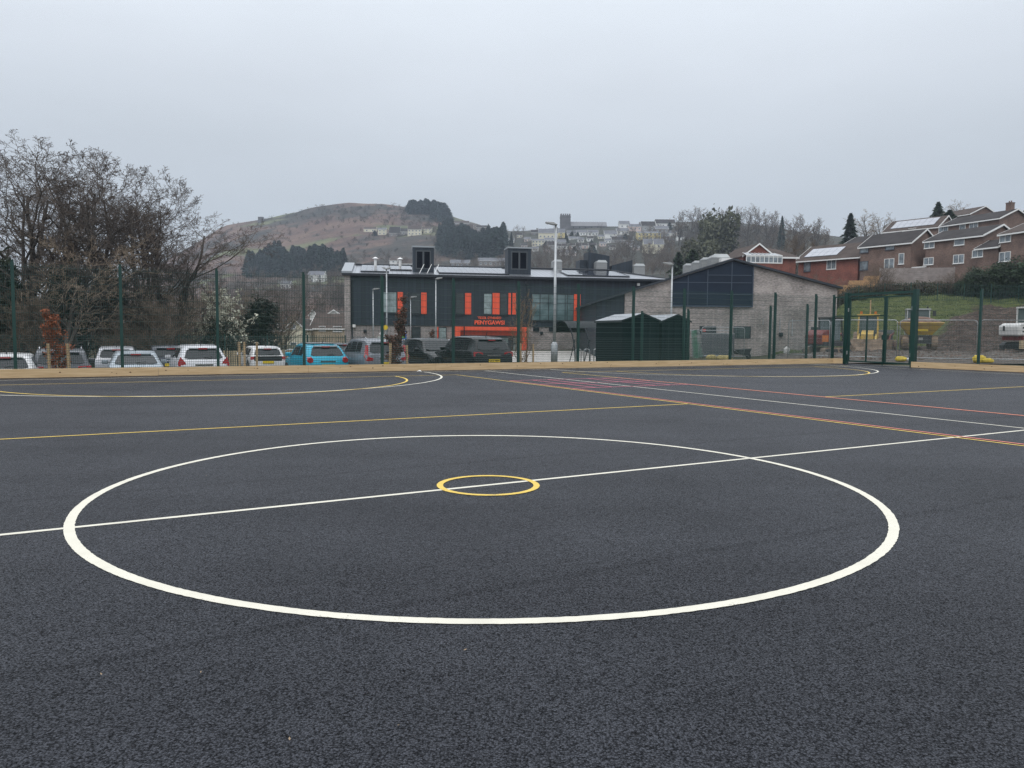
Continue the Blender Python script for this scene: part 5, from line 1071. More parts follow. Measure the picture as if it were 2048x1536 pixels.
# ------------------------------------------------------------------ grass bank and building site ground on the right
def site_material():
    m = mat('site_ground', (.1, .1, .05), rough=.95); N, L, b = nodes_of(m)
    g = N.new('ShaderNodeNewGeometry'); P = g.outputs['Position']; sp = N.new('ShaderNodeSeparateXYZ'); L.new(P, sp.inputs[0])
    def noise(s, d=6, r=.6):
        n = N.new('ShaderNodeTexNoise'); n.inputs['Scale'].default_value = s; n.inputs['Detail'].default_value = d; n.inputs['Roughness'].default_value = r; L.new(P, n.inputs[0]); return n.outputs[0]
    def ramp(src, stops):
        r = N.new('ShaderNodeValToRGB'); L.new(src, r.inputs[0]); e = r.color_ramp.elements; e[0].position, e[0].color = stops[0][0], stops[0][1] + (1,); e[1].position, e[1].color = stops[-1][0], stops[-1][1] + (1,)
        for p, c in stops[1:-1]: k = e.new(p); k.color = c + (1,)
        return r.outputs[0]
    def ma(op, a, c=None, d=None):
        q = N.new('ShaderNodeMath'); q.operation = op
        for i, v in enumerate((a, c, d)):
            if v is None: continue
            if isinstance(v, (int, float)): q.inputs[i].default_value = v
            else: L.new(v, q.inputs[i])
        return q.outputs[0]
    grass = ramp(noise(1.1, 9, .7), [(.3, (.05, .07, .02)), (.5, (.105, .135, .035)), (.7, (.17, .18, .06))])
    mud = ramp(noise(1.6, 9, .7), [(.32, (.03, .019, .014)), (.5, (.08, .052, .038)), (.68, (.17, .12, .092))])
    yb = ma('MINIMUM', ma('MAXIMUM', ma('MULTIPLY_ADD', ma('SUBTRACT', sp.outputs[0], 36.0), 1.3, 66.0), 64.0), 89.0)
    yn = ma('MULTIPLY_ADD', noise(.35, 6, .65), 12.0, ma('SUBTRACT', sp.outputs[1], 6.0))
    f = N.new('ShaderNodeMapRange'); f.inputs[1].default_value = -.8; f.inputs[2].default_value = .8; L.new(ma('SUBTRACT', yb, yn), f.inputs[0])
    hard = ramp(noise(2.2, 9, .7), [(.3, (.11, .085, .07)), (.5, (.21, .18, .155)), (.7, (.32, .285, .25))])
    f2 = N.new('ShaderNodeMapRange'); f2.inputs[1].default_value = 50; f2.inputs[2].default_value = 57; L.new(yn, f2.inputs[0])
    m2 = N.new('ShaderNodeMix'); m2.data_type = 'RGBA'; L.new(f2.outputs[0], m2.inputs[0]); L.new(hard, m2.inputs[6]); L.new(mud, m2.inputs[7]); mud = m2.outputs[2]
    mx = N.new('ShaderNodeMix'); mx.data_type = 'RGBA'; L.new(f.outputs[0], mx.inputs[0]); L.new(grass, mx.inputs[6]); L.new(mud, mx.inputs[7]); L.new(mx.outputs[2], b.inputs['Base Color'])
    bp = N.new('ShaderNodeBump'); bp.inputs['Strength'].default_value = 1; bp.inputs['Distance'].default_value = .8; L.new(noise(1.3, 10, .75), bp.inputs['Height']); L.new(bp.outputs[0], b.inputs['Normal'])
    return m
pxg = np.linspace(1550, 2700, 240); dg = np.linspace(36.5, 106, 260); PX_, DD_ = np.meshgrid(pxg, dg, indexing='ij')
SITE = site_material()
def bank_z(x, y):
    z = height(x, y); a, b = ab(x, y); k = sstep(.3, 2.5, np.maximum(b - 18.15, a - 27.1)) 
    px = 1024 + F * x / y
    mound = 1.5 * np.exp(-((px - 1925) / 75) ** 2 - ((y - 70) / 6) ** 2) + 1.5 * np.exp(-((px - 2010) / 90) ** 2 - ((y - 76) / 7) ** 2) + .8 * np.exp(-((px - 2150) / 120) ** 2 - ((y - 70) / 8) ** 2)
    rough_ = .20 * vnoise(x * 2.1, y * 1.7, 1) + .28 * vnoise(x * .9 + 1, y * .8, 5) * sstep(60, 66, y) + .10 * vnoise(x * 5.3, y * 4.9, 2)
    return z + k * (.03 + rough_ * sstep(40, 50, y) + mound * sstep(55, 60, y))
grid_mesh('grass_bank', DD_ * (PX_ - 1024) / F, DD_, bank_z, SITE)
def SH(x, y): return float(bank_z(np.array(x), np.array(y)))
def grass_tufts(name, npts, fn, m, seed, sz=.22, label='rough grass tufts growing over the bank'):
    rg = np.random.RandomState(seed); P = np.array([p for p in (fn(rg) for _ in range(npts)) if p is not None]); k = len(P)
    a = rg.uniform(0, 6.28, k); d = np.stack([np.cos(a), np.sin(a), np.zeros(k)], 1) * sz * .35; h = np.stack([rg.normal(0, .06, k), rg.normal(0, .06, k), rg.uniform(.4, 1.1, k) * sz], 1)
    V = np.stack([P - d * .6, P + d * .6, P + h + d * .2], 1).reshape(-1, 3); tag(np_mesh(name, V, np.arange(k * 3).reshape(-1, 3), m), label, 'grass', kind='stuff')
def bankpt(rg):
    D_ = rg.uniform(63, 100); px = rg.uniform(1640, 2120); x = X(px, D_); yb = min(max((x - 36) * 1.3 + 66, 64), 89)
    if D_ < yb + 1: return None
    return (x, D_, SH(x, D_) - .02)
grass_tufts('grass', 26000, bankpt, mat('grass_blade', (.095, .12, .035), rough=.8, var=.6, vs=.5), 3, .17)
# clods and stones on the churned ground
rg = np.random.RandomState(8); cl = MB()
for i in range(1900):
    D_ = rg.uniform(41, 84); px = rg.uniform(1600, 2110); x = X(px, D_); yb = min(max((x - 36) * 1.3 + 66, 64), 89)
    if D_ > yb: continue
    s = rg.uniform(.04, .16); z = SH(x, D_); c = Vector((x, D_, z + s * .2)); cl.add([c + Vector(v) * s for v in ((1, 0, -.2), (-.3, .9, -.2), (-.7, -.6, -.2), (.1, 0, .8))], [(0, 1, 3), (1, 2, 3), (2, 0, 3), (0, 2, 1)])
cl.build('rubble', mat('clod', (.17, .125, .10), rough=.95, var=.5, vs=.7), kind='stuff')['label'] = 'loose clods and stones strewn over the churned site ground'
# ------------------------------------------------------------------ cars
RUB = mat('tyre_rubber', (.015, .015, .016), rough=.8); RIM = mat('alloy_rim', (.35, .36, .37), rough=.3, metal=.8); BLK = mat('black_plastic', (.018, .018, .02), rough=.5)
CGL = mat('car_glass', (.02, .023, .027), rough=.05, spec=.5); LRED = mat('rear_lamp_red', (.36, .012, .016), rough=.15, spec=.8); LWH = mat('head_lamp', (.55, .57, .6), rough=.1, spec=1)
PLY = mat('yellow_plate', (.72, .52, .03), rough=.4); PLW = mat('white_plate', (.7, .7, .68), rough=.4); INK = mat('plate_ink', (.01, .01, .01), rough=.6); CHR = mat('chrome_trim', (.6, .6, .62), rough=.15, metal=1)
ST = {
 'hatch': [(-.5, .40, .42, .84, .8), (-.49, .60, .62, .93, .82), (-.475, .655, .675, .97, .80), (-.385, .665, .93, .985, .69), (-.30, .665, .975, 1, .71), (-.08, .66, 1.0, 1, .73), (.08, .65, .985, 1, .71), (.14, .645, .96, 1, .69), (.29, .62, .64, .99, .74), (.42, .55, .565, .95, .74), (.48, .47, .485, .87, .68), (.5, .34, .35, .78, .6)],
 'suv': [(-.5, .40, .42, .88, .82), (-.49, .60, .62, .96, .84), (-.48, .645, .665, .98, .82), (-.425, .655, .92, .99, .75), (-.35, .655, .98, 1, .76), (-.1, .65, 1.0, 1, .77), (.06, .645, .985, 1, .75), (.12, .64, .955, 1, .73), (.26, .62, .645, .99, .76), (.42, .575, .59, .96, .76), (.485, .50, .51, .9, .72), (.5, .34, .35, .82, .66)],
 'saloon': [(-.5, .42, .44, .84, .8), (-.49, .62, .64, .92, .80), (-.44, .68, .695, .97, .78), (-.30, .68, .93, .99, .68), (-.23, .675, .985, 1, .69), (-.08, .67, 1.0, 1, .70), (.06, .66, .985, 1, .69), (.12, .65, .95, 1, .68), (.27, .62, .64, .99, .74), (.42, .54, .555, .95, .74), (.48, .46, .475, .87, .68), (.5, .34, .35, .78, .6)]}
def car(label, body, P, az, Ln, Wd, Hh, style='hatch', lamp='side', plate=None, roofc=None, rails=False, dgroup=None, trim=None, bodym=None, front_plate=None, glass_lid=False):
    az_ = R(90 - az); t = thing('parked_car', label, 'car', P, az_, 'cars parked beyond the court fence')
    S = ST[style]; w = Wd / 2; vs = []; K = 9
    def ringpts(x, zb, zt, wf, wr):
        W_, zb, zt = w * wf, zb * Hh, zt * Hh; wr_ = w * wr; zl = .17 * Hh if abs(x) < .47 else .22 * Hh
        if zt - zb < .06: wr_ = W_ * .90
        return [(0, zl), (W_ * .88, zl), (W_ * .97, zl + .10), (W_, lerp(zl, zb, .55)), (W_ * .985, zb - .05), (W_ * .95, zb), (wr_ + .02, zt - .05), (wr_ - .06, zt - .008), (0, zt + .012)]
    for s in S:
        rp = ringpts(*s); vs += [(s[0] * Ln, y, z) for y, z in rp] + [(s[0] * Ln, -y, z) for y, z in rp[1:-1][::-1]]
    n = 2 * K - 2; fs = [(i * n + j, i * n + (j + 1) % n, (i + 1) * n + (j + 1) % n, (i + 1) * n + j) for i in range(len(S) - 1) for j in range(n)]
    fs += [tuple(range(n)), tuple(reversed(range((len(S) - 1) * n, len(S) * n)))]
    bo = MB().add(vs, fs).build('body', body, t, smooth=True)
    es = bo.modifiers.new('edges', 'EDGE_SPLIT'); es.split_angle = R(38)
    def side(x, v):   # point on the glasshouse side
        for a, b_ in zip(S[:-1], S[1:]):
            if a[0] <= x <= b_[0]: f = (x - a[0]) / (b_[0] - a[0]); break
        q = [lerp(p, r, f) for p, r in zip(a, b_)]; zb, zt = q[1] * Hh, q[2] * Hh
        return Vector((x * Ln, lerp(w * q[3] * .95, w * q[4] + .02, v), lerp(zb, zt - .05, v)))
    def rear(i, t_, ys):  # point on the tailgate glass / windscreen between stations i and i+1
        a, b_ = S[i], S[i + 1]; f = t_; zt = lerp(a[2], b_[2], f) * Hh; wr_ = lerp(w * (a[3] * .9 if a[2] - a[1] < .04 else a[4]), w * (b_[3] * .9 if b_[2] - b_[1] < .04 else b_[4]), f)
        return Vector((lerp(a[0], b_[0], f) * Ln, ys * (wr_ - .05), zt + .006))
    gi = 2; fi = 7
    def quad(P4, name, m, th=.014, rnd=.12):
        nn = (P4[1] - P4[0]).cross(P4[3] - P4[0]).normalized()
        c = sum(P4, Vector()) / 4
        cen = Vector((0, 0, Hh * .5)); 
        if (c - cen).dot(nn) < 0: nn = -nn
        pts = []
        for i in range(4):
            a, p, b_ = P4[i - 1], P4[i], P4[(i + 1) % 4]
            pts += [p.lerp(a, rnd), p.lerp(b_, rnd)]
        return MB().prism([q - nn * .01 for q in pts], nn * (th + .01)).build(name, m, t)
    quad([rear(gi, .04, -.93), rear(gi, .04, .93), rear(gi, .90, .93), rear(gi, .90, -.93)], 'rear_window', CGL)
    quad([rear(fi, .93, -.95), rear(fi, .93, .95), rear(fi, .08, .93), rear(fi, .08, -.93)], 'windscreen', CGL)
    xr = S[4][0] + .02
    for sg in (1, -1):
        for xa, xb, in ((xr, xr + .13), (xr + .145, -.02), (-.005, .17)):
            if xb - xa < .05: continue
            P4 = [side(xa, .08), side(xb, .08), side(min(xb, .13), .86), side(xa + .01, .86)]
            P4 = [Vector((p.x, p.y * sg, p.z)) for p in P4]; quad(P4, 'side_window', CGL, rnd=.08)
    rb = lambda z: S[1][0] * Ln if z > .45 * Hh else S[0][0] * Ln
    # rear lamps
    for sg in (1, -1):
        q = MB()
        if lamp == 'tall': q.prism([(-.485 * Ln, sg * w * .93, .50 * Hh), (-.485 * Ln, sg * w * .62, .50 * Hh), (-.485 * Ln, sg * w * .62, .56 * Hh), (-.48 * Ln, sg * w * .82, .60 * Hh), (-.44 * Ln, sg * w * .76, .86 * Hh), (-.44 * Ln, sg * w * .88, .86 * Hh), (-.47 * Ln, sg * w * 1.0, .60 * Hh)], (-.05, 0, 0))
        elif lamp == 'round': q.tube([(-.455 * Ln, sg * w * .79, .585 * Hh), (-.500 * Ln, sg * w * .79, .585 * Hh)], [.17, .12], 6)
        elif lamp == 'boomerang': q.prism([(-.48 * Ln, sg * w * .98, .52 * Hh), (-.48 * Ln, sg * w * .66, .53 * Hh), (-.48 * Ln, sg * w * .72, .62 * Hh), (-.475 * Ln, sg * w * .90, .74 * Hh), (-.46 * Ln, sg * w * .99, .60 * Hh)], (-.055, 0, 0))
        elif lamp == 'none': continue
        else: q.prism([(-.48 * Ln, sg * w * .98, .53 * Hh), (-.48 * Ln, sg * w * .52, .56 * Hh), (-.48 * Ln, sg * w * .56, .63 * Hh), (-.475 * Ln, sg * w * .98, .64 * Hh)], (-.055, 0, 0))
        q.build('rear_lamp', LRED, t, bevel=.012)
        MB().prism([(.43 * Ln, sg * w * .93, .44 * Hh), (.43 * Ln, sg * w * .93, .52 * Hh), (.475 * Ln, sg * w * .60, .49 * Hh), (.485 * Ln, sg * w * .60, .42 * Hh), (.46 * Ln, sg * w * .92, .41 * Hh)], (.03, 0, 0)).build('headlight', LWH, t, bevel=.01)
        mr_ = side(.15, .0); MB().box((mr_.x, sg * (mr_.y + .13), mr_.z + .08), (.12, .22, .15)).build('wing_mirror', body if not trim else trim, t, bevel=.03)
        for fx in (-.31, .32):
            x = fx * Ln; r = .32; wh = MB().cyl((x, sg * (w - .10), r), r, .2, 'y', 20).build('wheel', RUB, t, bevel=.02); MB().cyl((x, sg * (w + .004), r), r * .64, .02, 'y', 10).build('rim', RIM, wh)
            MB().tube([(x, sg * (w * .93), r + .02), (x, sg * (w + .002), r + .02)], r + .06, 20).build('wheel_arch', BLK, t)
    MB().bb(-.506 * Ln, -.47 * Ln, -w * .86, w * .86, .16 * Hh, .27 * Hh).build('rear_bumper', BLK, t, bevel=.03)
    MB().bb(.47 * Ln, .508 * Ln, -w * .7, w * .7, .18 * Hh, .30 * Hh).bb(.488 * Ln, .506 * Ln, -w * .45, w * .45, .36 * Hh, .44 * Hh).build('grille', BLK, t, bevel=.02)
    pz = .40 * Hh
    px_ = -.5 * Ln - .012
    pl = MB().bb(px_ - .012, px_, -.26, .26, pz, pz + .12).build('number_plate', PLY, t)
    if plate:
        o = text(plate, 0, 1, .12, 0, 'plate_lettering', pl, INK, off=0, ext=0)
        me = o.data; co = np.empty(len(me.vertices) * 3); me.vertices.foreach_get('co', co); co = co.reshape(-1, 3)
        me.vertices.foreach_set('co', np.stack([np.full(len(co), px_ - .015), .23 - co[:, 0] * .46, pz + .02 + co[:, 2] * .667], -1).ravel()); me.update()
    fp = MB().bb(.509 * Ln, .513 * Ln, -.26, .26, .26 * Hh, .26 * Hh + .11).build('number_plate', PLW, t)
    # tailgate details
    MB().bb(-.497 * Ln - .02, -.49 * Ln, -w * .34, w * .34, .545 * Hh, .57 * Hh).build('tailgate_strip', CHR if body is not MATS.get('car_white') else BLK, t)
    a0, a1 = rear(gi, .10, .0), rear(gi, .16, -.42); MB().tube([a0 + Vector((-.04, 0, .02)), a1 + Vector((-.05, 0, .04))], .014, 4).build('wiper', BLK, t)
    zt = S[5][2] * Hh
    MB().tube([(S[4][0] * Ln + .1, 0, zt - .03), (S[4][0] * Ln - .02, 0, zt + .16)], [.02, .008], 5).build('aerial', BLK, t)
    q = rear(gi, .97, 0); MB().bb(q.x - .10, q.x + .1, -w * S[3][4] * .8, w * S[3][4] * .8, q.z - .015, q.z + .03).build('spoiler', roofc or body, t, bevel=.01)
    MB().bb(q.x - .12, q.x - .08, -.16, .16, q.z - .03, q.z + .01).build('brake_lamp', LRED, t)
    if rails:
        for sg in (1, -1): MB().tube([(S[4][0] * Ln, sg * w * .68, zt - .02), (S[4][0] * Ln + .15, sg * w * .69, zt + .05), (.0, sg * w * .69, zt + .05), (.08 * Ln, sg * w * .68, zt - .01)], .018, 5).build('roof_rail', CHR, t)
    if roofc: quad([Vector((S[4][0] * Ln, -w * .66, zt - .0)), Vector((.07 * Ln, -w * .66, zt)), Vector((.07 * Ln, w * .66, zt)), Vector((S[4][0] * Ln, w * .66, zt - .0))], 'roof', roofc, th=.02)
    if glass_lid: MB().bb(-.5 * Ln - .012, -.485 * Ln, -w * .78, w * .78, .50 * Hh, .66 * Hh).build('tailgate_glass', BLK, t, bevel=.01)
    return t
def cm(n, c, metal=.3, r=.3): return mat('car_' + n, c, rough=r, metal=metal, coat=.45)
def park(label, px, D_, az, roofpy, hh, **kw):
    d = Vector((math.sin(R(az)), math.cos(R(az)))); Ln = kw.get('Ln', 4.1); x = X(px, D_); cx, cy = x + d.x * Ln / 2, D_ + d.y * Ln / 2; g = H(cx, cy) + .02
    h = zat(px, roofpy, D_ + .8) - g
    if abs(h - hh) > .25: print('CAR height', label[:30], round(h, 2), 'wanted', hh)
    kw['Hh'] = h; return car(label, P=(cx, cy, g), az=az, **kw)
park('white car cut off by the left edge behind the timber board', 6, 24.5, -28, 707, 1.45, body=cm('white', (.66, .66, .65), 0), Ln=4.2, Wd=1.78, style='hatch')
park('dark grey estate car behind the young copper leaved tree at the left', 121, 26.5, -30, 697, 1.5, body=cm('dark_grey', (.065, .068, .08)), Ln=4.6, Wd=1.86, style='suv', rails=True, lamp='side')
park('silver saloon car with its boot just above the timber board', 272, 26.2, -27, 702, 1.42, body=cm('silver_blue', (.33, .38, .42)), Ln=4.5, Wd=1.8, style='saloon')
park('rounded silver van like car behind the silver saloon', 232, 34, -26, 693, 1.6, body=cm('silver', (.40, .41, .43)), Ln=4.2, Wd=1.75, style='suv', lamp='none')
park('dark off road car with a yellow plate left of the silver white hatchback', 342, 34, -27, 691, 1.65, body=cm('navy', (.02, .025, .04)), Ln=4.6, Wd=1.9, style='suv')
park('silver white hatchback with boomerang shaped red lamps', 408, 28.5, -29, 690, 1.55, body=cm('pearl', (.60, .61, .63), .1), Ln=4.2, Wd=1.80, style='hatch', lamp='boomerang', plate='CF12 MCX')
park('small white city car with an all black tailgate', 536, 36.5, -29, 692, 1.5, body=cm('white', (.66, .66, .65), 0), Ln=3.6, Wd=1.64, style='suv', lamp='side', glass_lid=True)
park('bright turquoise hatchback with silver roof', 656, 30.5, -29, 687, 1.5, body=cm('turquoise', (.005, .35, .50), .2), Ln=4.0, Wd=1.76, style='hatch', lamp='round', roofc=cm('silver', (.40, .41, .43)), plate='CK70 CMO')
park('small dark car seen between the turquoise hatchback and the grey car', 694, 44, -28, 686, 1.5, body=cm('navy', (.02, .025, .04)), Ln=4.0, Wd=1.74, style='hatch')
park('grey compact off road car with tall red rear lamps', 775, 30.5, -29, 677.5, 1.65, body=cm('mid_grey', (.20, .215, .24)), Ln=4.4, Wd=1.87, style='suv', lamp='tall', rails=True)
park('black off road car facing right with its windscreen towards the court', 828, 38.5, 152, 675, 1.7, body=mat('car_black', (.005, .006, .007), rough=.16, spec=.5), Ln=4.6, Wd=1.88, style='suv')
park('silver car almost hidden behind the black people carrier', 903, 47, 152, 676, 1.55, body=cm('silver', (.40, .41, .43)), Ln=4.3, Wd=1.78, style='hatch')
park('black people carrier with red lamps and a yellow plate left of the entrance', 988, 31.5, -29, 672.5, 1.65, body=mat('car_black', (.005, .006, .007), rough=.16, spec=.5), Ln=4.5, Wd=1.82, style='suv', lamp='side', plate='CA60 YNW')
# ------------------------------------------------------------------ lamp posts and signs
def lamp_post(label, px, D_, top, r=.06, head='left', hl=.55, sleeve=0):
    P = on(px, D_); z = zat(px, top, D_) - P.z; t = thing('lamp_post', label, 'lamp post', P, 0, 'lamp posts')
    MB().tube([(0, 0, -.4), (0, 0, z)], [r, r * .62], 10).build('column', GAL, t, smooth=True)
    if sleeve: MB().tube([(0, 0, 0), (0, 0, sleeve), (0, 0, sleeve + .12)], [r * 1.9, r * 1.9, r], 10).build('base_sleeve', GAL, t, smooth=True)
    s = {'left': -1, 'right': 1, 'both': 1}[head]
    h = MB().prism([(-.08 * s, -.14, z - .02), (.10 * s, -.14, z + .10), (hl * s, -.11, z + .12), (hl * s, -.11, z + .07), (.12 * s, -.14, z - .03)], (0, .28, 0))
    if head == 'both': h.prism([(.08, -.13, z - .02), (-.10, -.13, z + .12), (-hl, -.11, z + .13), (-hl, -.11, z + .08), (-.12, -.13, z - .03)], (0, .26, 0))
    ho = h.build('lamp_head', mat('lamp_head_grey', (.34, .35, .35), rough=.5), t, bevel=.02)
    MB().bb(min(.16 * s, (hl - .06) * s), max(.16 * s, (hl - .06) * s), -.09, .09, z + .02, z + .045).build('lens', mat('lamp_lens', (.5, .5, .48), rough=.2), ho)
lamp_post('tallest grey lamp post rising in front of the school left of the green sheds', 1108, 37, 449, .085, 'left', .5, sleeve=1.25)
lamp_post('lamp post with a flat head in front of the left edge of the gable panel', 1340, 46, 529, .07, 'left', .55)
lamp_post('lamp post with a wide double head in front of the left end of the school', 773, 54, 538, .07, 'both', .3)
lamp_post('shortest far lamp post before the dark left cladding of the school', 746, 62, 579, .06, 'right', .5)
lamp_post('slim lamp post beside the first pair of orange panels', 821, 66, 595, .055, 'right', .5)
lamp_post('slim tall lamp post between the second orange panel and the entrance', 871, 60, 558, .06, 'right', .5)
def sign(name, label, px, D_, py0, py1, w_, bm, post=True):
    P = on(px, D_); z1 = zat(px, py0, D_) - P.z; z0 = zat(px, py1, D_) - P.z; t = thing(name, label, 'sign', P)
    MB().bb(-w_ / 2, w_ / 2, -.04, 0, z0, z1).build('sign_board', bm, t)
    if post: MB().cyl((0, .04, z1 / 2), .035, z1, 'z', 8).build('post', GAL, t)
    return t, z0, z1
t, z0, z1 = sign('blue_sign', 'blue sign board with a green patch behind the parked grey car', 806, 50, 662, 684, .42, mat('sign_blue', (.02, .12, .42), rough=.4))
MB().bb(-.15, .15, -.047, -.0405, lerp(z0, z1, .35), lerp(z0, z1, .62)).build('green_patch', mat('sign_green', (.2, .5, .12), rough=.5), t); MB().bb(-.17, .17, -.046, -.041, lerp(z0, z1, .70), lerp(z0, z1, .9)).build('white_patch', WFR, t); MB().bb(-.17, .1, -.046, -.0412, lerp(z0, z1, .1), lerp(z0, z1, .25)).build('white_patch', WFR, t)
t = thing('direction_sign', 'round yellow sign above a white arrow board beside the double headed lamp post', 'sign', on(771, 52)); g = t.location.z
zc = zat(771, 655, 52) - g; MB().cyl((0, -.05, zc), .16, .03, 'y', 20).build('yellow_disc', PLY, t); MB().cyl((0, .02, zc / 2), .03, zc, 'z', 8).build('post', GAL, t)
MB().box((-.15, -.06, zc - .5), (.55, .02, .16), ry=R(32)).build('arrow_board', WFR, t)
MB().box((-.25, -.06, zc - .78), (.6, .02, .14), ry=R(32)).build('arrow_board', mat('sign_pale', (.5, .55, .52), rough=.5), t)
# ------------------------------------------------------------------ young trees with stakes
STK = mat('stake_wood', (.42, .30, .17), rough=.8, var=.2, vs=4); COP = mat('copper_leaf', (.26, .075, .025), rough=.7, var=.5, vs=3); COPD = mat('dull_copper_leaf', (.12, .055, .035), rough=.75, var=.5, vs=3)
def stake(label, px, D_, top, w_=.07):
    P = on(px, D_); z = zat(px, top, D_) - P.z; o = MB().bb(-w_ / 2, w_ / 2, -w_ / 2, w_ / 2, -.3, z).build('tree_stake', STK); o.location = P; o.rotation_euler = (R(random.uniform(-2, 2)), R(random.uniform(-2, 2)), random.random()); tag(o, label, 'stake', 'stakes beside the young trees')
def young(label, px, D_, top, seed, leaf=None, lz=(.1, .9), lw=.42, nleaf=2600, stems=1, nl=(16, 5, 3), spread=.5, tm=TWIG, leafd=0):
    P = on(px, D_); h = zat(px, top, D_) - P.z; t = thing('young_tree', label, 'young tree', P)
    th, tn = bare_tree(seed, h * 1.08, .028 * h / 3, spread, nl, stems=stems, start=.12, twig=.005, up=.6, lens=(.30 if stems > 1 else .20, .5, .5, .5)); V, Fc = seg_mesh(th + tn, 4); np_mesh('trunk', V, Fc, tm, t)
    if leaf:
        rg = np.random.RandomState(seed); ends = np.array([s[1] for s in tn]); ends = ends[(ends[:, 2] > lz[0] * h) & (ends[:, 2] < lz[1] * h) & (np.hypot(ends[:, 0], ends[:, 1]) < lw * 1.6)]
        if len(ends) == 0: ends = np.array([[0, 0, h / 2]])
        Q = ends[rg.choice(len(ends), nleaf)] + rg.normal(0, .05, (nleaf, 3)); a = rg.normal(size=(nleaf, 3)); a /= np.linalg.norm(a, axis=1, keepdims=True); b = np.cross(a, rg.normal(size=(nleaf, 3))); b /= np.linalg.norm(b, axis=1, keepdims=True); a *= .042; b *= .026
        np_mesh('leaves', np.stack([Q - a, Q - b, Q + a, Q + b], 1).reshape(-1, 3), np.arange(nleaf * 4).reshape(-1, 4), leaf, t)
    return t
young('young beech with bright copper leaves at the left behind the fence', 122, 23.4, 586, 3, COP, (.08, .85), .4, 2200)
young('young beech with dull copper leaves in front of the grey and black cars', 789, 29, 556, 8, COPD, (.04, .82), .24, 4200, nl=(22, 6, 3))
young('small copper leaved sapling in front of the school wall left of the entrance', 855, 50, 648, 13, COPD, (.05, .9), .4, 1500)
young('slender multi stemmed bare young tree right of the entrance portal', 1050, 33.5, 568, 21, None, nl=(12, 6, 4), spread=.45, tm=mat('young_bark', (.22, .15, .09), rough=.8), stems=4)
young('thin bare sapling between stakes beside the white city car', 494, 31, 640, 17, None, nl=(12, 4, 3))
for px, D_, tp, lb in ((99, 22.9, 687, 'left stake of the copper leaved young tree'), (115, 23.6, 688, 'middle stake of the copper leaved young tree'), (138, 23.0, 687, 'right stake of the copper leaved young tree'), (479, 27.5, 684, 'left one of two close stakes beside the white city car'), (489, 28.2, 684, 'right one of two close stakes beside the white city car'), (512, 26.5, 684, 'stake in front of the tailgate of the white city car'),
    (778, 28.6, 686, 'stake left of the dull copper young tree'), (815, 29, 690, 'stake right of the dull copper young tree'), (1041, 33, 686, 'stake left of the bare multi stemmed young tree'), (1066, 33.6, 688, 'stake right of the bare multi stemmed young tree'), (1737, 60, 600, 'thin pale stake standing on the grass bank behind the gate')):
    stake(lb, px, D_, tp)
# ------------------------------------------------------------------ sheds, cycle shelter, hoops
SHG = seam_mat('shed_green', (.003, .011, .0125), pitch=.16, axis=2, rough=.95, metal=0, var=.08, dark=.5); SHG.node_tree.nodes['Principled BSDF'].inputs['Specular IOR Level'].default_value = .15; SHR = mat('shed_roof', (.42, .44, .46), rough=.35, metal=.4)
def shed(label, px, D_, w_, d, top_py, rzd):
    P = on(px, D_); z = zat(px, top_py, D_) - P.z; t = thing('metal_shed', label, 'shed', P, R(rzd), 'green metal sheds'); a = .36
    MB().prism([(0, 0, -.3), (w_, 0, -.3), (w_, 0, z), (w_ * .55, 0, z + a), (0, 0, z)], (0, d, 0)).build('wall', SHG, t)
    r = MB()
    for x0, z0, x1, z1 in ((-.06, z - .02, w_ * .55, z + a), (w_ * .55, z + a, w_ + .06, z - .02)): r.prism([(x0, -.05, z0 + .01), (x1, -.05, z1 + .01), (x1, -.05, z1 + .05), (x0, -.05, z0 + .05)], (0, d + .1, 0))
    r.build('roof', SHR, t); f = MB()
    for x0, z0, x1, z1 in ((-.07, z - .05, w_ * .55, z + a - .02), (w_ * .55, z + a - .02, w_ + .07, z - .05)): f.prism([(x0, -.09, z0), (x1, -.09, z1), (x1, -.09, z1 + .08), (x0, -.09, z0 + .08)], (0, .038, 0))
    f.bb(-.09, -.05, -.09, d + .1, z - .1, z + .02).build('trim', mat('shed_trim', (.012, .02, .022), rough=.4), t)
    for k in range(1, 4): MB().bb(w_ * k / 4 - .006, w_ * k / 4 + .006, -.006, -.001, 0, z - .08).build('door_seam', MATS['shed_trim'], t)
shed('wider dark green metal shed with its long side to the left', 1243, 41, 2.1, 4.2, 641, 13)
shed('narrower dark green metal shed at the right of the pair', 1322, 41.6, 1.62, 4.0, 643, 13)
cs = thing('cycle_shelter', 'dark curved cycle shelter left of the green sheds', 'shelter', on(1150, 51), R(38)); zc = zat(1150, 643, 52) - cs.location.z
prof = lambda a: (1.25 * (1 - math.cos(R(a))), zc * math.sin(R(a)))
for i in range(3):
    x = i * 1.35; MB().tube([(x,) + prof(a) for a in range(0, 131, 10)], .045, 6).tube([(x, .05, zc * .55), (x, .55, 0)], .03, 5).build('frame_hoop', DKM, cs)
V0 = [(x, prof(a)[0], prof(a)[1] + .05) for a in range(55, 136, 10) for x in (-.15, 2.9)]
MB().add(V0, [(2 * i, 2 * i + 1, 2 * i + 3, 2 * i + 2) for i in range(len(V0) // 2 - 1)]).build('curved_roof', mat('shelter_sheet', (.02, .025, .028), rough=.7), cs, smooth=True)
MB().tube([(-.15, prof(130)[0], prof(130)[1]), (2.9, prof(130)[0], prof(130)[1])], .035, 6).build('front_rail', DKM, cs)
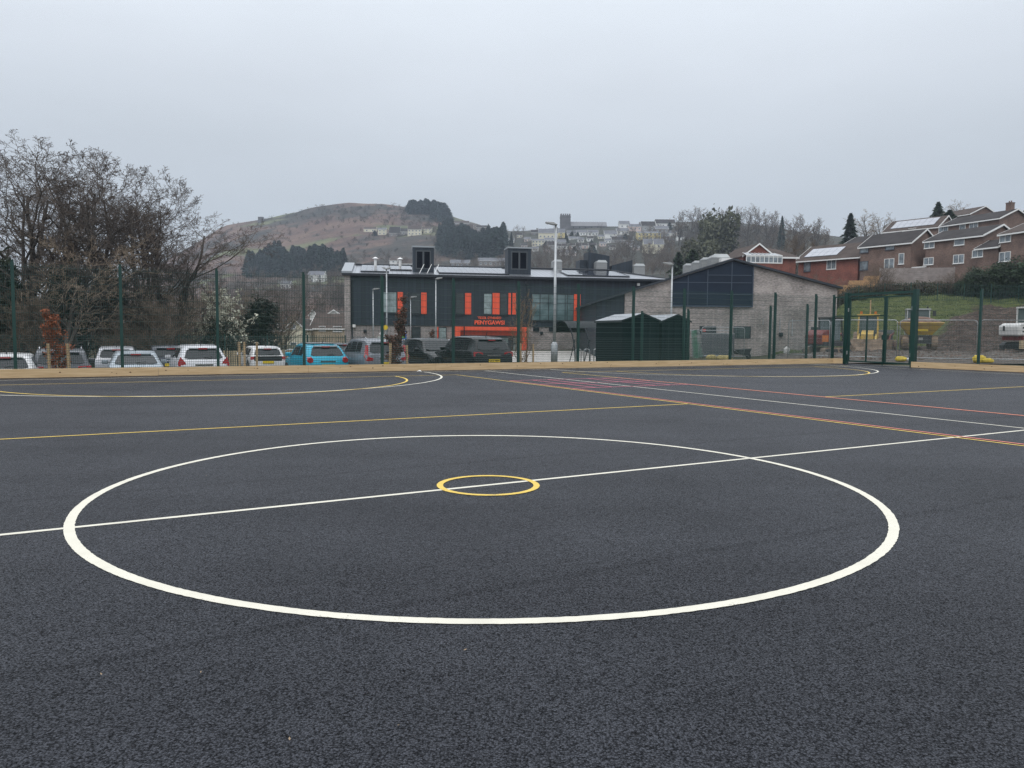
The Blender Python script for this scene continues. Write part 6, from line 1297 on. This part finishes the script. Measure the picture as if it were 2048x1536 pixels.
def hoop(label, px, D_, w_, top, grp='cycle stands', r=.028):
    P = on(px, D_); z = zat(px, top, D_) - P.z; o = MB().tube([(-w_ / 2, 0, -.2), (-w_ / 2, 0, z - .12)] + [(-w_ / 2 * math.cos(R(a)), 0, z - .12 + .12 * math.sin(R(a))) for a in range(15, 180, 15)] + [(w_ / 2, 0, z - .12), (w_ / 2, 0, -.2)], r, 6).build('cycle_stand', GAL, smooth=True); o.location = P; tag(o, label, 'cycle stand', grp)
hoop('left cycle stand under the curved shelter', 1156, 47, .34, 698); hoop('middle cycle stand under the curved shelter', 1173, 47, .34, 698); hoop('cycle stand half hidden by the green sheds', 1192, 47, .3, 698); hoop('grey hoop barrier between the white city car and the turquoise hatchback', 580, 39, .5, 699, 'hoop barriers')
# ------------------------------------------------------------------ temporary fencing on the site
def heras(label, px0, D0, px1, D1, h=2.1, lean=0, sheet=None, grp='temporary site fence panels'):
    A, B = Vector((X(px0, D0), D0, SH(X(px0, D0), D0) if px0 > 1560 else H(X(px0, D0), D0))), Vector((X(px1, D1), D1, 0)); d = B - A; ln = Vector((d.x, d.y)).length; t = thing('site_fence_panel', label, 'fence panel', A, math.atan2(d.y, d.x), grp); t.rotation_euler = (R(lean), 0, math.atan2(d.y, d.x))
    r = .021; c = .14; pts = [(0, 0, .0), (0, 0, h - c), (c * .3, 0, h - c * .3), (c, 0, h), (ln - c, 0, h), (ln - c * .3, 0, h - c * .3), (ln, 0, h - c), (ln, 0, 0)]
    MB().tube(pts, r, 6).tube([(0, 0, .15), (ln, 0, .15)], r, 6).build('frame', GAL, t, smooth=True)
    mb = MB()
    for i in range(1, int(ln / .04)): mb.tube([(i * .04, 0, .15), (i * .04, 0, h)], .0014, 3, cap=False)
    for i in range(1, int(h / .2)): mb.tube([(0, .004, .1 + i * .2), (ln, .004, .1 + i * .2)], .002, 3, cap=False)
    mb.build('mesh_infill', GAL, t, recalc=False)
    if sheet: MB().bb(.06, ln - .06, -.03, -.01, .2, h - .1).build('sheet', sheet, t)
heras('temporary fence panel seen through the gate at the left', 1660, 42, 1792, 40.5); heras('temporary fence panel spanning the right gate post', 1797, 40.4, 1951, 39.2); heras('temporary fence panel running out of the right edge', 1956, 39.2, 2108, 38); heras('temporary fence panel behind the short fence bay', 1575, 46, 1657, 42.2)
heras('upright temporary fence panel in front of the hall windows', 1402, 50, 1487, 50.5, 2.05); heras('lower temporary fence panel leaning back by the sheds', 1379, 47, 1466, 47.6, 1.75, -14)
gs = mat('green_sheet_mesh', (.16, .33, .24), rough=.6, var=.3, vs=8)
for i in range(4):
    t = thing('leaning_barrier', 'pale green mesh barrier sheet in the stack leaning right of the sheds', 'barrier', (X(1385 + i * 3, 46 + i * .15), 46 + i * .15, H(X(1390, 46), 46)), R(70 + i * 3), 'pale green barrier sheets'); t.rotation_euler = (0, R(-6 - i * 2), R(20))
    mb = MB(); w_, h_ = .42, 1.65
    for k in range(8): mb.tube([(k * w_ / 7, 0, 0), (k * w_ / 7, 0, h_)], .012, 4)
    for k in range(12): mb.tube([(0, .01, k * h_ / 11), (w_, .01, k * h_ / 11)], .009, 4)
    mb.build('mesh_infill', gs, t); MB().tube([(0, -.01, 0), (0, -.01, h_), (w_, -.01, h_), (w_, -.01, 0)], .02, 5).build('frame', GAL, t)
def sack(label, px, D_, py, w_, h_, m, name='yellow_sack', cat='sack', seed=0, grp=None):
    x = X(px, D_); g = SH(x, D_) if px > 1560 else H(x, D_); rg = random.Random(seed); mb = MB(); K, J = 10, 7; vs = []
    for j in range(J + 1):
        ph = PI * j / J
        for i in range(K): th = 2 * PI * i / K; k = 1 + rg.uniform(-.13, .13); e = abs(math.cos(th)) ** .6 * (1 if math.cos(th) > 0 else -1); vs.append((w_ / 2 * math.sin(ph) ** .6 * e * k, w_ / 3 * math.sin(ph) ** .6 * math.sin(th) * k, h_ / 2 - h_ / 2 * math.cos(ph) * (1 + rg.uniform(-.1, .1))))
    mb.add(vs, [(j * K + i, j * K + (i + 1) % K, (j + 1) * K + (i + 1) % K, (j + 1) * K + i) for j in range(J) for i in range(K)])
    o = mb.build(name, m, smooth=True); o.location = (x, D_, g); o.rotation_euler = (0, 0, rg.uniform(-.3, .3)); tag(o, label, cat, grp); return o
YS = mat('yellow_sacking', (.62, .46, .05), rough=.7, var=.2, vs=6); WS2 = mat('white_sacking', (.6, .6, .58), rough=.8); YD = mat('dirty_yellow', (.40, .32, .12), rough=.8, var=.3, vs=5)
sack('dirty yellow sack on the ground right of the sheds', 1422, 39, 712, .55, .34, YD, seed=1); sack('long dirty yellow sack beside the fence post right of the sheds', 1448, 39.5, 712, .8, .3, YD, seed=2)
sack('yellow sack lying inside the gate', 1801, 38.6, 717, .62, .26, YS, seed=3); sack('white rag like sack beside the yellow one inside the gate', 1822, 38.4, 719, .5, .2, WS2, 'white_sack', seed=4)
sack('bright yellow sack leaning at the foot of the temporary fence', 1957, 37.4, 716, .6, .38, YS, seed=5); sack('second bright yellow sack slumped beside the first at the temporary fence', 1974, 37.2, 720, .55, .24, YS, seed=6)
sack('white sack standing at the foot of the hall wall', 1572, 56, 706, .45, .6, WS2, 'white_sack', seed=7); sack('black sack behind the timber board left of the gate', 1617, 37.6, 715, .9, .16, BLK, 'black_sack', seed=8)
bx = thing('wheelbarrow', 'black wheelbarrow standing by the upright temporary fence panel', 'wheelbarrow', (X(1483, 52), 52, H(X(1483, 52), 52)), R(30))
MB().prism([(-.45, -.3, .35), (.35, -.3, .3), (.6, -.3, .72), (-.6, -.3, .65)], (0, .6, 0)).build('tray', BLK, bx); MB().cyl((.62, 0, .2), .2, .09, 'y', 14).build('wheel', RUB, bx); MB().tube([(.6, -.08, .2), (-.5, -.25, .4), (-1.0, -.28, .62)], .02, 5).build('handle', GAL, bx); MB().tube([(.6, .08, .2), (-.5, .25, .4), (-1.0, .28, .62)], .02, 5).build('handle', GAL, bx)
# ------------------------------------------------------------------ construction machines
MY = mat('machine_yellow', (.58, .40, .06), rough=.5, col2=(.40, .28, .12), vs=1.6); MR = mat('machine_red', (.16, .02, .016), rough=.5, var=.3, vs=2); MD = mat('machine_dark', (.03, .032, .034), rough=.5); MW = mat('machine_white', (.6, .6, .58), rough=.4, var=.08, vs=2); MUD = mat('dried_mud', (.24, .18, .13), rough=.95, var=.35, vs=2.5); CABG = mat('cab_glass', (.07, .10, .10), rough=.06, spec=1)
MO = mat('machine_orange', (.55, .16, .02), rough=.5)
def sitepos(px, D_): x = X(px, D_); return Vector((x, D_, SH(x, D_)))
def crawler(t, w_, l_, h_, gap, m=MUD):
    for s in (-1, 1):
        y = s * gap; pts = []
        for k in range(20): a = 2 * PI * k / 20; pts.append(((l_ / 2 - h_ / 2) * (1 if math.cos(a) > 0 else -1) + h_ / 2 * math.cos(a), y - w_ / 2, h_ / 2 + h_ / 2 * math.sin(a)))
        tr = MB().prism(pts, (0, w_, 0)).build('track', m, t)
        for k in range(4): MB().cyl((lerp(-l_ / 2 + h_ / 2, l_ / 2 - h_ / 2, k / 3), y - w_ / 2 * s * -1 * 1.0 - .0, h_ / 2), h_ * .28, w_ + .06, 'y', 10).build('roller', MD, tr)
def cab(t, x0, x1, y0, y1, z0, z1, fm, name='cab', slope=0):
    f = MB(); p = .05
    for x in (x0, x1):
        for y in (y0, y1): f.tube([(x, y, z0), (x - (slope if x == x1 else 0), y, z1)], p, 4)
    f.bb(x0 - .06, x1 + .06 - slope, y0 - .06, y1 + .06, z1, z1 + .1); f.bb(x0 - .04, x1 + .04, y0 - .04, y1 + .04, z0 - .08, z0)
    c = f.build(name, fm, t); MB().bb(x0 + .03, x1 - .04 - slope, y0 + .02, y1 - .02, z0 + .02, z1 - .02).build('cab_glass', CABG, c); return c
# small excavator with the dark cab, rear to the left
t = thing('mini_excavator', 'small tracked excavator with dark cab and red and orange tail left of the gate', 'excavator', sitepos(1652, 55), R(25))
crawler(t, .4, 2.5, .55, .75)
MB().bb(-1.15, .9, -.8, .8, .62, .95).build('platform', MD, t)
MB().prism([(-1.35, -.75, .75), (-.5, -.75, .75), (-.5, -.75, 1.75), (-.9, -.75, 1.75), (-1.4, -.75, 1.4)], (0, 1.5, 0)).build('counterweight', MR, t, bevel=.06)
MB().box((-1.0, -.78, 1.15), (.55, .05, .45)).build('warning_panel', MO, t)
cab(t, -.45, .75, -.72, .35, 1.0, 2.55, MD, slope=.2)
MB().tube([(.9, .45, 1.0), (1.7, .45, 1.5), (2.5, .45, 1.25)], .11, 6).build('boom', MR, t); MB().tube([(2.5, .45, 1.3), (2.9, .45, .6)], .08, 6).build('dipper', MD, t); MB().prism([(2.8, .25, .65), (3.15, .25, .5), (3.1, .25, .1), (2.75, .25, .15)], (0, .45, 0)).build('bucket', MUD, t); MB().tube([(-.1, -.8, 2.5), (-.4, -.95, 2.75)], .03, 5).build('mirror_arm', MD, t); MB().box((.75, -.95, 2.1), (.06, .2, .3)).build('mirror', MD, t)
# yellow backhoe loader facing the court
t = thing('backhoe_loader', 'yellow backhoe loader with a wide muddy front bucket seen through the gate', 'loader', sitepos(1733, 60), R(-116))
for s in (-1, 1):
    for x, r, ww in ((-1.3, .75, .42), (1.1, .5, .35)): wh = MB().cyl((x, s * .85, r), r, ww, 'y', 22).build('wheel', MUD, t, bevel=.05); MB().cyl((x, s * (.85 + ww / 2), r), r * .5, .05, 'y', 12).build('rim', MY, wh)
MB().prism([(.2, -.42, .75), (2.0, -.42, .75), (2.0, -.42, 1.35), (.3, -.42, 1.65)], (0, .84, 0)).build('bonnet', MY, t, bevel=.05); MB().bb(-2.0, 1.9, -.4, .4, .5, .8).build('chassis', MD, t)
f = MB()
for x, y in ((.25, -.7), (.25, .7), (-1.5, -.7), (-1.5, .7)): f.tube([(x, y, 1.1), (x * .95, y * .93, 2.75)], .075, 4)
f.bb(-1.6, .35, -.78, .78, 2.72, 2.86).bb(-1.55, .3, -.72, .72, 1.0, 1.15); c = f.build('cab_frame', MY, t); MB().bb(-1.45, .2, -.64, .64, 1.2, 2.68).build('cab_glass', CABG, c)
for s in (-1, 1):
    MB().tube([(-.2, s * .6, 1.35), (1.7, s * .6, 1.1), (2.5, s * .6, .55)], .09, 4).build('loader_arm', MY, t); MB().bb(.27, .33, s * .5 - .08, s * .5 + .08, 2.88, 3.08).build('beacon', MO, t)
MB().prism([(2.4, -1.1, .9), (2.45, -1.1, .15), (3.0, -1.1, .08), (2.75, -1.1, .35), (2.62, -1.1, .95)], (0, 2.2, 0)).build('front_bucket', MUD, t)
MB().tube([(-2.0, 0, 1.0), (-2.5, .1, 2.5), (-2.9, .1, 1.6)], .12, 5).build('rear_boom', MY, t)
# muddy loader attachment / red machine between
t = thing('compact_loader', 'muddy compact machine with red arms between the yellow loader and the dumper', 'loader', sitepos(1767, 61.5), R(-125))
for s in (-1, 1):
    for x in (-.6, .6): wh = MB().cyl((x, s * .62, .38), .38, .28, 'y', 18).build('wheel', MUD, t, bevel=.04); MB().cyl((x, s * .78, .38), .18, .03, 'y', 10).build('rim', MR, wh)
    MB().tube([(-.8, s * .5, 1.3), (.6, s * .5, 1.1), (1.3, s * .5, .45)], .08, 4).build('lift_arm', MR, t)
MB().bb(-1.0, .8, -.45, .45, .4, 1.15).build('body', MD, t, bevel=.05); MB().bb(-1.1, -.1, -.5, .5, 1.2, 1.55).build('engine_cover', mat('machine_grey', (.16, .18, .18), rough=.5), t, bevel=.04)
MB().prism([(1.2, -.8, .75), (1.25, -.8, .1), (1.8, -.8, .05), (1.45, -.8, .8)], (0, 1.6, 0)).build('bucket', MUD, t)
# site dumper
t = thing('site_dumper', 'yellow site dumper heaped with soil facing the court', 'dumper', sitepos(1834, 58), R(-112))
for s in (-1, 1):
    for x in (-1.3, .9):
        wh = MB().cyl((x, s * .95, .5), .5, .4, 'y', 22).build('wheel', MUD, t, bevel=.05); MB().cyl((x, s * 1.16, .5), .22, .03, 'y', 10).build('rim', MY, wh)
        tr = MB()
        for k in range(12): a = 2 * PI * k / 12; tr.box((x + .5 * math.cos(a), s * .95, .5 + .5 * math.sin(a)), (.07, .4, .09), ry=-a)
        tr.build('tread', MUD, wh)
MB().bb(-2.0, 1.2, -.6, .6, .5, .95).build('chassis', MD, t, bevel=.04); MB().bb(1.2, 1.3, -.75, .75, .42, 1.0).bb(1.31, 1.34, -.1, .18, .65, .85, 1).build('front_plate', [MD, mat('plate_grey', (.3, .3, .28), rough=.6)], t)
vs = [(.1, -.75, 1.05), (1.35, -.75, 1.05), (1.35, .75, 1.05), (.1, .75, 1.05), (-.25, -1.45, 1.95), (1.95, -1.45, 1.9), (1.95, 1.45, 1.9), (-.25, 1.45, 1.95)]
sk_ = MB().add(vs, [(0, 1, 2, 3), (0, 4, 5, 1), (1, 5, 6, 2), (2, 6, 7, 3), (3, 7, 4, 0), (4, 7, 6, 5)]).build('skip', MY, t)
MB().tube([(-.25, -1.45, 1.97), (1.95, -1.45, 1.92), (1.95, 1.45, 1.92), (-.25, 1.45, 1.97), (-.25, -1.45, 1.97)], .045, 5).build('rim_bar', MY, sk_)
so_ = MB(); K = 9; g_ = [[((-.2 + 2.1 * i / K), (-1.4 + 2.8 * j / K), 1.95 + (.42 * math.sin(PI * i / K) * math.sin(PI * j / K)) + .05 * random.random()) for j in range(K + 1)] for i in range(K + 1)]
so_.add([p for r_ in g_ for p in r_], [(i * (K + 1) + j, (i + 1) * (K + 1) + j, (i + 1) * (K + 1) + j + 1, i * (K + 1) + j + 1) for i in range(K) for j in range(K)]).build('soil_load', mat('soil', (.16, .10, .075), rough=.95, var=.4, vs=3), t)
MB().bb(1.6, 1.63, -.35, .45, 1.32, 1.55).build('front_sign', PLY, t)
f = MB()
for x, y in ((-1.9, -.75), (-1.9, .75), (-.55, -.75), (-.55, .75)): f.tube([(x, y, .9), (x, y, 2.95)], .055, 4)
f.bb(-2.0, -.45, -.82, .82, 2.93, 3.02); c = f.build('cab_frame', mat('frame_pale', (.42, .44, .44), rough=.4), t); MB().bb(-1.85, -.6, -.7, .7, 1.2, 2.9).build('cab_glass', CABG, c); MB().cyl((-.6, .6, 3.1), .07, .14, 'z', 8).build('beacon', MD, t); MB().box((-.5, 1.05, 2.65), (.06, .22, .4)).build('mirror', MD, t); MB().tube([(-.55, .75, 2.9), (-.5, 1.05, 2.8)], .025, 5).build('mirror_arm', MD, t)
# white and red excavator at the right edge
t = thing('tracked_excavator', 'white and red tracked excavator cut off by the right edge', 'excavator', sitepos(2056, 56), R(-172))
crawler(t, .42, 2.9, .6, .85, MD); MB().bb(-1.3, 1.4, -1.0, 1.0, .72, 1.05).build('platform', MR, t, bevel=.04)
MB().prism([(-1.1, -.95, 1.06), (1.7, -.95, 1.06), (1.75, -.95, 1.75), (1.4, -.95, 1.95), (-1.1, -.95, 1.95)], (0, 1.9, 0)).build('body', MW, t, bevel=.08)
MB().bb(1.752, 1.765, -.5, -.3, 1.4, 1.75).build('vent', MD, t); MB().prism([(-.9, .955, 1.25), (1.0, .955, 1.25), (.8, .955, 1.6), (-.6, .955, 1.6)], (0, .03, 0)).build('side_grille', MD, t)
MB().bb(1.2, 1.6, .956, .985, 1.15, 1.85).bb(1.3, 1.45, .986, .99, 1.3, 1.42, 1).bb(1.3, 1.45, .986, .99, 1.55, 1.7, 1).build('tail_panel', [MW, MD], t)
cab(t, -.9, .3, -.9, .1, 2.0, 3.05, MW); MB().tube([(-1.1, -.2, 1.5), (-2.4, -.2, 2.6), (-3.6, -.2, 1.8)], .14, 6).build('boom', MW, t)
MB().bb(-1.6, 1.9, 1.25, 1.4, .12, .72).build('dozer_blade', mat('blade_tan', (.42, .33, .2), rough=.8, var=.2, vs=4), t); MB().tube([(0, .9, .5), (0, 1.3, .4)], .08, 5).build('blade_arm', MD, t)
# ------------------------------------------------------------------ litter and leaves on the court
rg = random.Random(11)
for i in range(10):
    px, py = rg.uniform(20, 2030), rg.choice([rg.uniform(790, 1480), rg.uniform(760, 1000)]); q = G(px, py, .006); s = rg.uniform(.005, .009)
    o = MB().add([(-s, 0, 0), (0, -s * .5, .002), (s, 0, .005), (0, s * .5, .003)], [(0, 1, 2, 3)]).build('fallen_leaf', mat('leaf_litter', (.30, .22, .14), rough=.9, var=.5, vs=3), recalc=False); o.location = q; o.rotation_euler = (0, 0, rg.random() * 6); tag(o, 'tiny pale leaf fragment lying on the dark court surface', 'leaf', 'leaf fragments on the court')
for px, py, lb in ((838, 743, 'white paper scrap at the foot of the timber board below the black cars'), (1177, 734, 'white paper scrap by the timber board left of the sheds')):
    q = G(px, py, .01); o = MB().add([(-.08, 0, 0), (.02, -.04, .02), (.09, .01, .0), (.02, .05, .05)], [(0, 1, 2), (0, 2, 3)]).build('paper_scrap', WFR); o.location = q; tag(o, lb, 'paper')
# ------------------------------------------------------------------ haze
hz = MB().bb(-1760, 1760, -62, 1302, -60, 190).build('haze', None or mat('haze_volume', (1, 1, 1)), kind='stuff')
m = MATS['haze_volume']; N, L = m.node_tree.nodes, m.node_tree.links; N.clear(); out = N.new('ShaderNodeOutputMaterial'); pv = N.new('ShaderNodeVolumePrincipled')
pv.inputs['Color'].default_value = (.74, .86, 1.0, 1); pv.inputs['Density'].default_value = .00030; pv.inputs['Anisotropy'].default_value = .2; L.new(pv.outputs[0], out.inputs['Volume']); hz['label'] = 'thin pale haze in the damp air'
